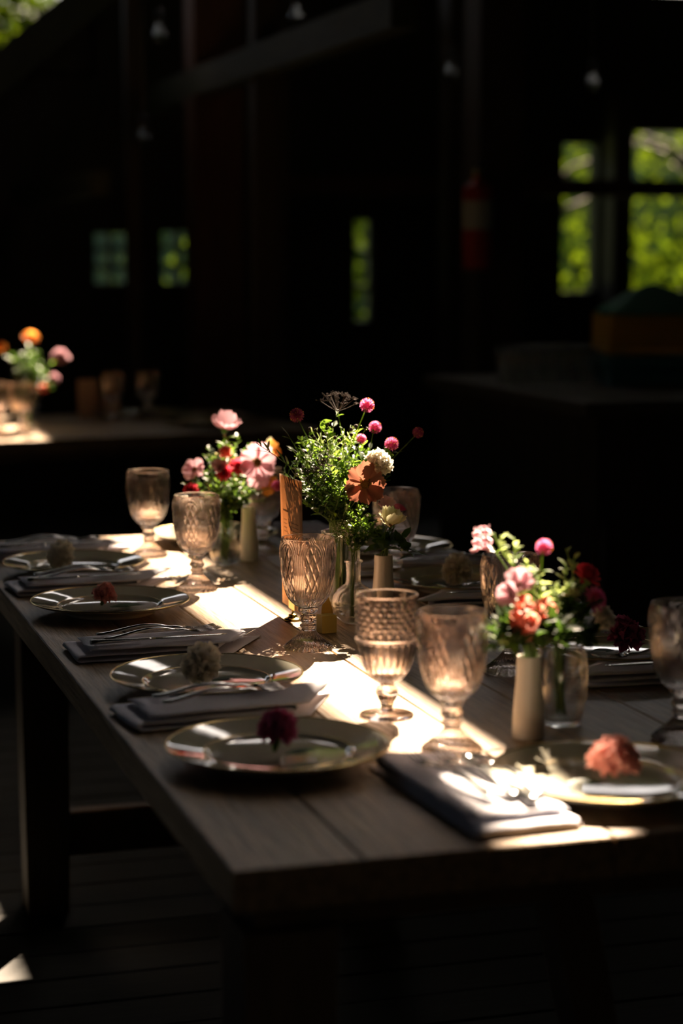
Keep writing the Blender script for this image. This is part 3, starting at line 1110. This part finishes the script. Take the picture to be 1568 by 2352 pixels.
def grow(name, label, cat, base, mouth, tip, kind, face=None, size=1.0, leaves=6, lmat='leaf', lsize=.022, lw=.4, group=None, r=.0011, bend=.0, opening=.25, stemmat='stem'):
    """a single stem standing in a vase: stem, leaves, bloom"""
    base, mouth, tip = Vector(base), Vector(mouth), Vector(tip)
    t = thing(name, label, cat, base, 0, group)
    mid = mouth.lerp(tip, .5) + Vector((random.uniform(-.012, .012), random.uniform(-.012, .012), .010)) + (mouth - base) * bend
    P = curve3([(0, 0, 0), mouth - base, mid - base, tip - base], 18)
    link('stem', MB().tube(P, [r * 1.25 - r * .5 * i / 18 for i in range(19)], 6).mesh('stem', stemmat), t)
    L = P[-1] - P[0]
    if leaves:
        mb = MB()
        for i in range(leaves):
            u = .42 + .52 * (i + random.random() * .6) / leaves
            k = min(17, int(u * 18))
            p = P[k]
            a = i * 2.5 + random.random()
            for s_ in (0, PI):
                d = Vector((math.cos(a + s_), math.sin(a + s_), random.uniform(.1, .9)))
                ls = lsize * random.uniform(.6, 1.2)
                mb.leaf(p, d, (0, 0, 1), ls, ls * lw, random.uniform(.05, .4), .25, 4)
        link('leaves', mb.mesh('leaves', lmat), t)
    d = (P[-1] - P[-3]).normalized()
    if face is None:
        face = d + Vector((random.uniform(-.2, .2), -.15, .1))
    mtx = Matrix.Translation(P[-1]) @ rot_to(face, random.random() * 6)
    if kind.startswith('cosmos'):
        cosmos_parts(t, mtx, kind.split(':')[1], size, opening)
    elif kind:
        put_bloom(t, kind, mtx @ Matrix.Scale(size, 4))
    return t


def sprig(label, base, mouth, tip, n=16, lsize=.014, lw=.38, lmat='leaf', group=None, side=3, name='leafy_sprig', r=.0009, tips=None, wild=.02):
    """branching greenery: stem, twigs and small leaves"""
    base, mouth, tip = Vector(base), Vector(mouth), Vector(tip)
    t = thing(name, label, 'foliage', base, 0, group)
    mid = mouth.lerp(tip, .5) + Vector((random.uniform(-wild, wild), random.uniform(-wild, wild), .012))
    P = curve3([(0, 0, 0), mouth - base, mid - base, tip - base], 18)
    st, lv, bd = MB(), MB(), MB()
    st.tube(P, [r * 1.4 - r * .8 * i / 18 for i in range(19)], 5)
    H = (P[-1] - P[6]).length

    def leafy(Q, m, s):
        for i in range(m):
            u = .15 + .85 * (i + random.random()) / m
            k = min(len(Q) - 2, int(u * (len(Q) - 1)))
            p = Q[k].lerp(Q[k + 1], random.random())
            a = random.random() * 6.28
            d = Vector((math.cos(a), math.sin(a), random.uniform(-.2, 1))) + (Q[k + 1] - Q[k]).normalized() * .6
            l = s * random.uniform(.6, 1.3)
            lv.leaf(p, d, (random.uniform(-.6, .6), random.uniform(-.6, .6), 1), l, l * lw, random.uniform(-.1, .4), .25, 3)
    leafy(P[6:], n, lsize)
    for b_ in range(side):
        k = random.randint(7, 15)
        a = random.random() * 6.28
        d = (Vector((math.cos(a), math.sin(a), random.uniform(.5, 1.3)))).normalized()
        Q = curve3([P[k], P[k] + d * H * .16, P[k] + d * H * .30 + Vector((0, 0, H * .05))], 6)
        st.tube(Q, [r * .8 - r * .06 * i for i in range(7)], 4)
        leafy(Q, max(4, n // 2), lsize * .8)
        if tips:
            bd.ball(Q[-1], .0036 if tips == 'seed_brown' else .0022, 7, 5)
    link('stem', st.mesh('stem', 'stem' if lmat != 'leaf_pale' else 'leaf_pale'), t)
    link('leaves', lv.mesh('leaves', lmat), t)['kind'] = 'stuff'
    if tips and bd.v:
        link('buds', bd.mesh('buds', tips), t)['kind'] = 'stuff'
    return t


def P3(px, py, Y):
    return aty(px, py, Y)


def jit(c, r):
    a = random.random() * 6.28
    return (c[0] + math.cos(a) * r * random.random(), c[1] + math.sin(a) * r * random.random(), c[2])


TOCAM = Vector((-.2, -1, .25))
# ---- central bunch (tall cylinder vase)
V = (.985, 3.215)
vb, vm = (V[0], V[1], TZ + .014), (V[0] - .004, V[1], TZ + .145)
amar = [((838, 936), 3.20, .95, 'tall pink globe amaranth rising highest from the wildflower bunch'), ((857, 985), 3.24, .85, 'pink globe amaranth just below the tallest one'),
        ((826, 1010), 3.20, .70, 'small pink globe amaranth low among the leaves'), ((893, 1023), 3.16, .92, 'pink globe amaranth leaning right above the white carnation'),
        ((952, 994), 3.22, .75, 'shaded dark red amaranth at the tip of a long arching stem'), ((686, 958), 3.20, .95, 'shaded dusky amaranth on the left of the wildflower bunch')]
for (px, Y, s_, lb) in amar:
    grow('globe_amaranth', lb, 'flower', jit(vb, .015), jit(vm, .016), P3(px[0], px[1] + 8, Y), 'amaranth:' + ('magenta' if 'shaded' not in lb else 'plum_petal'), None, s_ * 1.05, 4, 'leaf', .022, .38, 'globe amaranths of the wildflower bunch')  # blooms outside the sunbeam get darker plum: shade put into their colour
grow('carnation', 'white carnation in full sun behind the peach cosmos', 'flower', jit(vb, .01), jit(vm, .012), P3(862, 1070, 3.09), 'carnation:white_petal', (.35, -.5, .7), .80, 2)
grow('cosmos', 'large peach cosmos facing out of the wildflower bunch', 'flower', jit(vb, .01), jit(vm, .012), P3(838, 1112, 3.08), 'cosmos:peach_petal', (-.25, -1, .05), 1.22, 2, opening=.12)
grow('umbel_seedhead', 'dark feathery umbel seed head at the top of the bunch', 'flower', jit(vb, .015), jit(vm, .015), P3(775, 945, 3.24), 'umbel:seed_brown', (0, -.2, 1), 1.0, 0)
grow('umbel_seedhead', 'dark umbel seed head low in the bunch beside the menu card', 'flower', jit(vb, .015), jit(vm, .015), P3(735, 1085, 3.14), 'umbel:seed_brown', (-.3, -.6, .6), .85, 0)
grow('umbel_flower', 'small white lace umbel hanging at the vase rim', 'flower', jit(vb, .015), jit(vm, .015), P3(780, 1222, 3.10), 'umbel:white_petal', (-.1, -1, .2), .9, 0)
for px, Y in (((738, 985), 3.2), ((765, 990), 3.2), ((790, 985), 3.2), ((715, 1010), 3.22), ((810, 978), 3.2), ((750, 1005), 3.15), ((700, 1060), 3.2), ((775, 1040), 3.25)):
    sprig('pale branching sprig with round dark buttons in the wildflower bunch', jit(vb, .015), jit(vm, .018), P3(*px, Y), 10, .016, .16, 'leaf_pale', 'button sprigs of the wildflower bunch', 7, 'button_sprig', .0011, 'seed_brown')
for px, Y in (((700, 1075), 3.18), ((715, 1045), 3.22), ((740, 1020), 3.2), ((770, 1015), 3.25), ((800, 1020), 3.2), ((725, 1110), 3.12), ((760, 1080), 3.12), ((790, 1060), 3.18), ((815, 1060), 3.25), ((705, 1150), 3.2), ((740, 1150), 3.12),
              ((780, 1120), 3.1), ((690, 1120), 3.22), ((850, 1030), 3.25), ((760, 1110), 3.22), ((800, 1100), 3.2), ((870, 1060), 3.24), ((885, 1100), 3.24), ((850, 1130), 3.22), ((820, 1140), 3.2), ((680, 1060), 3.22), ((670, 1030), 3.24), ((830, 1090), 3.26), ((700, 1020), 3.26), ((820, 1000), 3.26)):
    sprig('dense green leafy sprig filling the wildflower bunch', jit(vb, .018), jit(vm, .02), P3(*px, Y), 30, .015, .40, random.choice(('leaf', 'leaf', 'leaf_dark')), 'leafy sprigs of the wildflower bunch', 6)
for px, Y in (((568, 1012), 3.2), ((630, 1078), 3.2), ((640, 990), 3.22)):
    sprig('shaded willowy sprig reaching left over the menu card', jit(vb, .015), jit(vm, .018), P3(px[0] + 20, px[1] + 5, Y), 12, .026, .16, 'leaf_dark', 'willowy sprigs over the menu card', 2, 'willowy_sprig', .0011)
for px, Y in (((735, 968), 3.2), ((905, 1045), 3.15)):
    sprig('bright leafy tip with broad leaves on the wildflower bunch', jit(vb, .015), jit(vm, .018), P3(*px, Y), 12, .022, .45, 'leaf', 'broad leafed tips of the wildflower bunch', 2)

# ---- bulb bottle and white bud vase beside it
V = (.978, 3.122)
vb, vm = (V[0], V[1], TZ + .012), (V[0], V[1], TZ + .110)
for px, Y in (((800, 1180), 3.1), ((830, 1170), 3.12), ((860, 1185), 3.12), ((815, 1205), 3.08), ((845, 1200), 3.08), ((870, 1220), 3.12), ((790, 1215), 3.1)):
    sprig('fine green sprig standing in the bulb bottle', jit(vb, .008), jit(vm, .008), P3(*px, Y), 40, .009, .45, 'leaf', 'fine sprigs in the bulb bottle', 6, 'fine_sprig', .0008, 'white_petal')
V = (1.045, 3.165)
vb, vm = (V[0], V[1], TZ + .012), (V[0], V[1], TZ + .107)
grow('cosmos', 'cream white cosmos opening upward from the white bud vase', 'flower', jit(vb, .006), jit(vm, .008), P3(893, 1206, 3.05), 'cosmos:cream_petal', (.25, -.35, .95), .95, 1, opening=.75)
grow('poppy', 'pink cupped poppy above the cream cosmos', 'flower', jit(vb, .006), jit(vm, .008), P3(886, 1172, 3.17), 'sweetpea:blush_petal', (.2, -.5, .8), 1.15, 0)
grow('poppy_bud', 'nodding dark bud on a hooked stem beside the pink poppy', 'flower', jit(vb, .006), jit(vm, .008), P3(905, 1160, 3.14), 'bud:plum_petal', (.7, -.2, -.3), 1.2, 0)
for px, Y in (((862, 1240), 3.13), ((950, 1282), 3.16), ((905, 1262), 3.12), ((880, 1250), 3.14)):
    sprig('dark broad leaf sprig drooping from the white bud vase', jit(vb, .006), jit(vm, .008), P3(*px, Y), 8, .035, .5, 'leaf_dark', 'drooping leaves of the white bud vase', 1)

# ---- left posy (round vase and white bud vase)
V = (.923, 3.795)
vb, vm = (V[0], V[1], TZ + .012), (V[0], V[1], TZ + .09)
posy = [('cosmos', 'large blush cosmos facing out of the left posy', 'cosmos:blush_petal', (590, 1062), 3.74, (.05, -1, .15), 1.25, .15), ('cosmos', 'smaller blush cosmos hanging below the large one', 'cosmos:blush_petal', (592, 1095), 3.76, (.1, -1, -.1), .9, .2),
        ('poppy', 'pale pink poppy at the top of the left posy', 'sweetpea:blush_petal', (515, 985), 3.8, (.1, -.4, 1), 1.7, 0), ('dahlia', 'deep red dahlia in the middle of the left posy', 'dahlia:red_petal', (546, 1075), 3.75, (0, -.8, .6), 1.0, 0),
        ('dahlia', 'crimson and pink dahlia left of the deep red one', 'dahlia:red_petal', (515, 1087), 3.74, (-.2, -.9, .4), .85, 0), ('sweet_pea', 'pink sweet pea by the crimson dahlia', 'sweetpea:blush_petal', (503, 1075), 3.74, (-.2, -.7, .6), .9, 0),
        ('orange_poppy', 'peach poppy at the upper right of the left posy', 'sweetpea:orange_petal', (618, 1040), 3.8, (.5, -.5, .6), 1.15, 0), ('orange_poppy', 'orange poppy low on the right of the left posy', 'sweetpea:orange_petal', (608, 1112), 3.78, (.4, -.9, -.2), 1.2, 0),
        ('snapdragon', 'peach snapdragon leaning out at the upper right', 'snap:cream_petal', (622, 1020), 3.85, None, .8, 0), ('dusky_cosmos', 'dim dusky pink cosmos on the left of the left posy', 'cosmos:blush_petal', (447, 1078), 3.82, (-.5, -.8, .4), .8, .4),
        ('globe_amaranth', 'small pink amaranth at the right edge of the left posy', 'amaranth:magenta', (627, 1118), 3.72, None, .9, 0), ('red_amaranth', 'dark red bloom low on the left of the posy', 'dahlia:red_petal', (440, 1128), 3.78, (-.4, -.7, .3), .8, 0),
        ('star_flower', 'small coral star flower above the red dahlia', 'amaranth:coral_petal', (518, 1050), 3.76, None, 1.1, 0)]
for nm, lb, kd, px, Y, fc, s_, op in posy:
    grow(nm, lb, 'flower', jit(vb, .012), jit(vm, .016), P3(*px, Y), kd, fc, s_, 3, 'leaf', .018, .4, opening=op or .25)
for px, Y in (((450, 1110), 3.8), ((470, 1090), 3.8), ((490, 1050), 3.82), ((510, 1020), 3.85), ((535, 1030), 3.82), ((560, 1040), 3.85), ((480, 1030), 3.86), ((545, 1000), 3.82), ((500, 1110), 3.74), ((530, 1115), 3.74), ((560, 1120), 3.73), ((585, 1130), 3.76), ((430, 1115), 3.8), ((545, 1140), 3.72), ((600, 1150), 3.8), ((510, 1140), 3.74), ((570, 1160), 3.76)):
    sprig('leafy green sprig with tiny buds in the blush cosmos posy', jit(vb, .014), jit(vm, .018), P3(*px, Y), 26, .013, .45, random.choice(('leaf', 'leaf_dark', 'leaf_dark')), 'leafy sprigs of the blush cosmos posy', 5, tips='cream_petal')

# ---- right posy (white bottle vase and tumbler vase)
V = (.954, 2.30)
vb, vm = (V[0], V[1], TZ + .012), (V[0], V[1], TZ + .107)
V2 = (1.025, 2.36)
vb2, vm2 = (V2[0], V2[1], TZ + .012), (V2[0] - .004, V2[1], TZ + .108)
posy = [('globe_amaranth', 'bright pink amaranth on a straight stem above the snapdragon posy', 'amaranth:magenta', (1245, 1272), 2.30, None, .85, 0), ('dahlia', 'red dahlia high on the right of the snapdragon posy', 'dahlia:red_petal', (1345, 1325), 2.36, (.3, -.6, .8), .95, 1),
        ('pink_dahlia', 'hot pink dahlia below the red one', 'dahlia:magenta', (1362, 1378), 2.34, (.3, -.9, .4), .85, 1), ('sweet_pea', 'pale pink sweet pea in the snapdragon posy', 'sweetpea:blush_petal', (1193, 1345), 2.26, (-.3, -.7, .7), 1.05, 0),
        ('sweet_pea', 'pale pink sweet pea hanging lower left in the snapdragon posy', 'sweetpea:blush_petal', (1175, 1365), 2.25, (-.8, -.5, .2), .9, 0), ('snapdragon', 'coral snapdragon at the front of the right posy', 'snap:coral_petal', (1200, 1400), 2.24, (0, -.6, .8), 1.1, 0),
        ('snapdragon', 'coral snapdragon right of its twin in the right posy', 'snap:coral_petal', (1250, 1405), 2.26, (.3, -.6, .8), 1.1, 1), ('snapdragon', 'coral snapdragon low in the right posy', 'snap:coral_petal', (1215, 1430), 2.22, (-.2, -.9, .4), 1.0, 0),
        ('tall_snapdragon', 'dim pink snapdragon leaning far left behind the right posy', 'snap:blush_petal', (1108, 1225), 2.46, (-.2, -.4, 1), .95, 1), ('yellow_aster', 'dull yellow aster beside the hot pink dahlia', 'dahlia:cream_petal', (1310, 1365), 2.34, None, .6, 1),
        ('carnation', 'dim white carnation low on the right of the posy', 'carnation:white_petal', (1375, 1425), 2.40, (.4, -.8, .3), .62, 1)]
for nm, lb, kd, px, Y, fc, s_, o2 in posy:
    b0, m0 = (vb2, vm2) if o2 else (vb, vm)
    grow(nm, lb, 'flower', jit(b0, .008), jit(m0, .010), P3(*px, Y), kd, fc, s_, 3, 'leaf', .02, .4)
for px, Y, o2 in (((1180, 1235), 2.34, 0), ((1210, 1290), 2.3, 0), ((1225, 1320), 2.28, 0), ((1245, 1340), 2.28, 0), ((1270, 1350), 2.3, 0), ((1300, 1300), 2.34, 1), ((1320, 1280), 2.36, 1), ((1280, 1380), 2.28, 1)):
    sprig('pale green stem with woolly tips rising from the snapdragon posy', jit(vb2 if o2 else vb, .007), jit(vm2 if o2 else vm, .009), P3(*px, Y), 14, .012, .5, 'leaf_pale', 'woolly stems of the snapdragon posy', 4, 'woolly_stem', .0014, 'leaf_pale', .008)
for px, Y, o2 in (((1160, 1455), 2.24, 0), ((1140, 1480), 2.25, 0), ((1190, 1470), 2.22, 0), ((1230, 1460), 2.22, 0), ((1270, 1450), 2.24, 0), ((1300, 1440), 2.3, 1), ((1330, 1450), 2.34, 1), ((1350, 1480), 2.34, 1), ((1290, 1490), 2.28, 1), ((1250, 1485), 2.22, 0), ((1150, 1430), 2.26, 0), ((1320, 1400), 2.32, 1)):
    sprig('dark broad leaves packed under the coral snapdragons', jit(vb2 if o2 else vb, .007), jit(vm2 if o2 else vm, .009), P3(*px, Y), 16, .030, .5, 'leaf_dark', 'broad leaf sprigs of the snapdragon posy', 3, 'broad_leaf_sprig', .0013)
sprig('pale curling leaves at the left edge of the snapdragon posy', jit(vb, .006), jit(vm, .008), P3(1140, 1470, 2.24), 8, .028, .35, 'leaf_pale', None, 2)

# ---- far table flowers
V = (1.00, 7.02)
vb, vm = (V[0], V[1], TZ + .012), (V[0], V[1], TZ + .152)
for nm, lb, kd, px, Y, s_ in (('orange_dahlia', 'orange dahlia standing tall on the far table', 'dahlia:orange_petal', (70, 778), 6.92, 1.5), ('pink_rose', 'pink rose on the right of the far table flowers', 'carnation:blush_petal', (138, 825), 6.88, 1.0), ('orange_dahlia', 'orange bloom at the edge of the far table flowers', 'dahlia:orange_petal', (0, 800), 6.92, 1.2),
                              ('pink_rose', 'small pink rose low on the far table flowers', 'carnation:blush_petal', (123, 872), 6.88, .65), ('pink_rose', 'crimson pink rose lowest on the far table flowers', 'carnation:coral_petal', (100, 895), 6.86, .55)):
    grow(nm, lb, 'flower', jit(vb, .012), jit(vm, .016), P3(*px, Y), kd, (0, -.6, .7), s_, 4, 'leaf', .03, .4)
for px in ((60, 810), (90, 830), (30, 830), (115, 890), (80, 860), (50, 870), (105, 860)):
    sprig('leafy sprig among the orange flowers of the far table', jit(vb, .012), jit(vm, .016), P3(*px, 6.95), 18, .026, .45, 'leaf_dark', 'leafy sprigs on the far table', 5)
for px, lb in ((202, 'upright tan card standing on the far table'), (245, 'second upright tan card behind the dim goblets of the far table')):
    p = P3(px, 905, 7.55)
    tag(link('table_card', MB().box(-.045, .045, -.0015, .0015, 0, .14, .0004).mesh('table_card', 'paper', False), loc=(p.x, 7.52, TZ + .0005)), lb, 'card')

# ---- blossoms lying on the plates
def plate_flower(name, label, x, y, kind, size, face, leafdir=(.9, .1, 0.05), lsz=.045, tall=1.0):
    t = thing(name, label, 'flower', (x, y, TZ + .0072))
    h = .030 * size * .75 * tall
    mtx = Matrix.Translation((0, 0, h)) @ rot_to(face) @ Matrix.Diagonal((1, 1, tall, 1))
    put_bloom(t, kind, mtx @ Matrix.Scale(size, 4))
    mb = MB()
    d = Vector(leafdir)
    mb.leaf((d.x * .012, d.y * .012, .004), d, (0, 0, 1), lsz, lsz * .4, .0, .3, 4)
    mb.leaf((d.x * .012, d.y * .012, .004), d + Vector((0, -.6, .05)), (0, 0, 1), lsz * .7, lsz * .28, .0, .3, 4)
    link('leaf', mb.mesh('leaf', 'leaf_dark'), t)
    return t


plate_flower('carnation', 'dark magenta carnation standing on the plate beside the table end', .612, 2.262, 'carnation:plum_petal', .80, (.15, -.1, 1), tall=1.35)
plate_flower('carnation', 'soft white carnation lying on the plate by the menu card', .624, 2.695, 'carnation:white_petal', 1.05, (-.5, -.6, .6))
plate_flower('carnation', 'small peach carnation lying on a plate', .595, 3.330, 'carnation:pink_petal', .68, (.2, -.3, .9), (.9, -.2, .05), .06, 1.2)
plate_flower('carnation', 'dim white carnation on the plate beside the shaded goblet', .600, 3.785, 'carnation:white_petal', 1.0, (-.5, -.6, .5))
plate_flower('carnation', 'coral pink carnation catching sun on the plate at the table end', .948, 2.030, 'carnation:pink_petal', 1.0, (-.1, -.3, 1), (-.9, .1, .05))
plate_flower('carnation', 'pale carnation on the shaded plate across the table', 1.262, 3.385, 'carnation:white_petal', 1.05, (-.5, -.7, .5), (-.9, -.1, .05))
plate_flower('carnation', 'plum coloured carnation on the plate behind the snapdragon posy', 1.285, 2.735, 'carnation:plum_petal', 1.0, (.2, -.6, .6), (-.9, -.2, .05))

# ------------------------------------------------------------------ the back of the room
# fire extinguisher on its post
ex = thing('fire_extinguisher', 'red fire extinguisher with pale label hanging on the timber post', 'extinguisher', (2.915, 7.63, 1.31))
link('cylinder', MB().lathe(spl([(.045, 0), (.058, .008), (.060, .03), (.060, .30), (.050, .335), (.022, .355), (.018, .37)], 30), 28).mesh('cylinder', 'extinguisher_red'), ex)
link('label_band', MB().lathe([(.0607, .16), (.0609, .162), (.0609, .275), (.0607, .277)], 28, capb=False, capt=False).mesh('label_band', 'label_white'), ex)
link('valve', MB().lathe([(.018, .370), (.020, .372), (.020, .40), (.010, .405)], 14).mesh('valve', 'brass'), ex)
link('handle', MB().bar((0, 0, .41), (-.01, -.10, .44), .02, .012).bar((0, 0, .395), (-.01, -.09, .385), .018, .01).mesh('handle', 'black_rubber', False), ex)
link('bracket', MB().box(-.02, .05, .055, .0710, .12, .30).mesh('bracket', 'black_rubber', False), ex)
link('hose', MB().tube(curve3([(.02, 0, .39), (.075, -.01, .36), (.078, -.01, .2), (.066, -.01, .08)], 12), .009, 8).mesh('hose', 'black_rubber'), ex)

# bar counter with crates and glasses
ct = thing('bar_counter', 'dim wooden serving counter loaded with glasses and crates', 'counter', (2.5, 5.6, 0))
link('counter_top', MB().box(.0, 3.2, 0, 1.5, .875, .92, .004).mesh('counter_top', 'counter_wood', False), ct)
for i in range(11):
    link('front_board', MB().box(.06, .085, .05 + i * .13, .05 + i * .13 + .124, .0, .873, .003).mesh('front_board', 'post_wood', False), ct)
for i in range(22):
    link('side_board', MB().box(.09 + i * .14, .09 + i * .14 + .134, .04, .06, .0, .873, .003).mesh('side_board', 'post_wood', False), ct)
CT = .9205


def crate(x, y, z, rz, w, d, h, m, slats, name, label):
    t = thing(name, label, 'crate', (x, y, z), rz)
    link('base', MB().box(-w / 2, w / 2, -d / 2, d / 2, 0, .012).mesh('base', m, False), t)
    for sx in (-1, 1):
        for sy in (-1, 1):
            link('corner_post', MB().box(sx * (w / 2 - .012) - .012, sx * (w / 2 - .012) + .012, sy * (d / 2 - .012) - .012, sy * (d / 2 - .012) + .012, .012, h).mesh('corner_post', m, False), t)
    for k in range(slats):
        z0 = .016 + k * (h - .016) / slats
        z1 = z0 + (h - .016) / slats * .72
        for sy in (-1, 1):
            link('slat', MB().box(-w / 2 + .024, w / 2 - .024, sy * (d / 2 - .006) - .004, sy * (d / 2 - .006) + .004, z0, z1).mesh('slat', m, False), t)
        for sx in (-1, 1):
            link('slat', MB().box(sx * (w / 2 - .006) - .004, sx * (w / 2 - .006) + .004, -d / 2 + .024, d / 2 - .024, z0, z1).mesh('slat', m, False), t)
    return t


cp = aty(1455, 800, 6.35)
CRX, CRY = cp.x + .12, 6.45
crate(CRX, CRY, CT, -.25, .36, .36, .105, 'crate_teal', 2, 'glass_rack', 'teal glass rack under the yellow crate')
crate(CRX, CRY, CT + .106, -.25, .37, .37, .135, 'crate_yellow', 4, 'slatted_crate', 'yellow slatted crate on top of the teal rack')
rows = []
random.seed(5)
for i in range(13):
    row = []
    for j in range(13):
        u, v = i / 12 * 2 - 1, j / 12 * 2 - 1
        hgt = .10 * (1 - max(abs(u), abs(v)) ** 1.5) + .012 * noise.noise(Vector((u * 3, v * 3, 1)))
        row.append((u * .175, v * .175, .004 + hgt))
    rows.append(row)
sh = link('plastic_sheet', MB().quad_grid(rows).mesh('plastic_sheet', 'sheet_green'), loc=(CRX, CRY, CT + .106 + .136))
sh.rotation_euler = (0, 0, -.25)
sh.modifiers.new('thickness', 'SOLIDIFY').thickness = .003
tag(sh, 'crumpled green sheet heaped on the yellow crate', 'cover')
tag(link('storage_box', MB().box(-.16, .16, -.14, .14, 0, .42, .01).lathe([(.03, .42), (.03, .45), (.02, .46)], 12).mesh('storage_box', 'navy_plastic', False), loc=(3.75, 6.95, CT)), 'dark navy box standing behind the yellow crate', 'box')
tum = MB().lathe([(.024, 0), (.026, .003), (.032, .095), (.033, .12), (.0315, .12), (.029, .09), (.0235, .008), (.001, .007)], 16).mesh('tumbler', 'clear_glass')
k = 0
for r_ in range(4):
    for c_i in range(6):
        p = aty(1160 + c_i * 36 + (r_ % 2) * 14, 860, 6.45 + r_ * .12)
        o = link('tumbler', tum, loc=(p.x, 6.45 + r_ * .12, CT))
        tag(o, 'clear tumbler standing upright among rows of glasses on the counter', 'glass', 'tumblers on the counter')

# unlit bulbs hanging overhead
bm_ = MB().lathe(spl([(.010, 0), (.014, -.012), (.026, -.040), (.022, -.062), (.002, -.072)], 14), 16).mesh('glass_bulb', 'bulb_glass')
sm_ = MB().lathe([(.009, .045), (.013, .040), (.013, .0), (.010, -.002)], 12).mesh('socket', 'black_rubber')
for (px, py, Y), lb in (((1035, 140, 7.0), 'unlit pendant bulb hanging left of the extinguisher post'), ((330, 290, 7.0), 'unlit pendant bulb hanging near the small paned windows'), ((365, 50, 7.0), 'unlit pendant bulb hanging above the long tie beam'),
                        ((680, 8, 7.0), 'unlit pendant bulb hanging beside the tie beam end'), ((1360, 165, 7.0), 'unlit pendant bulb hanging before the leafy opening')):
    p = aty(px, py, Y)
    t = thing('pendant_bulb', lb, 'bulb', p, 0, 'unlit pendant bulbs')
    link('glass_bulb', bm_, t)
    link('socket', sm_, t)
    link('drop_wire', MB().tube([(0, 0, .045), (0, 0, 4.04 - p.z)], .003, 6).mesh('drop_wire', 'black_rubber'), t)
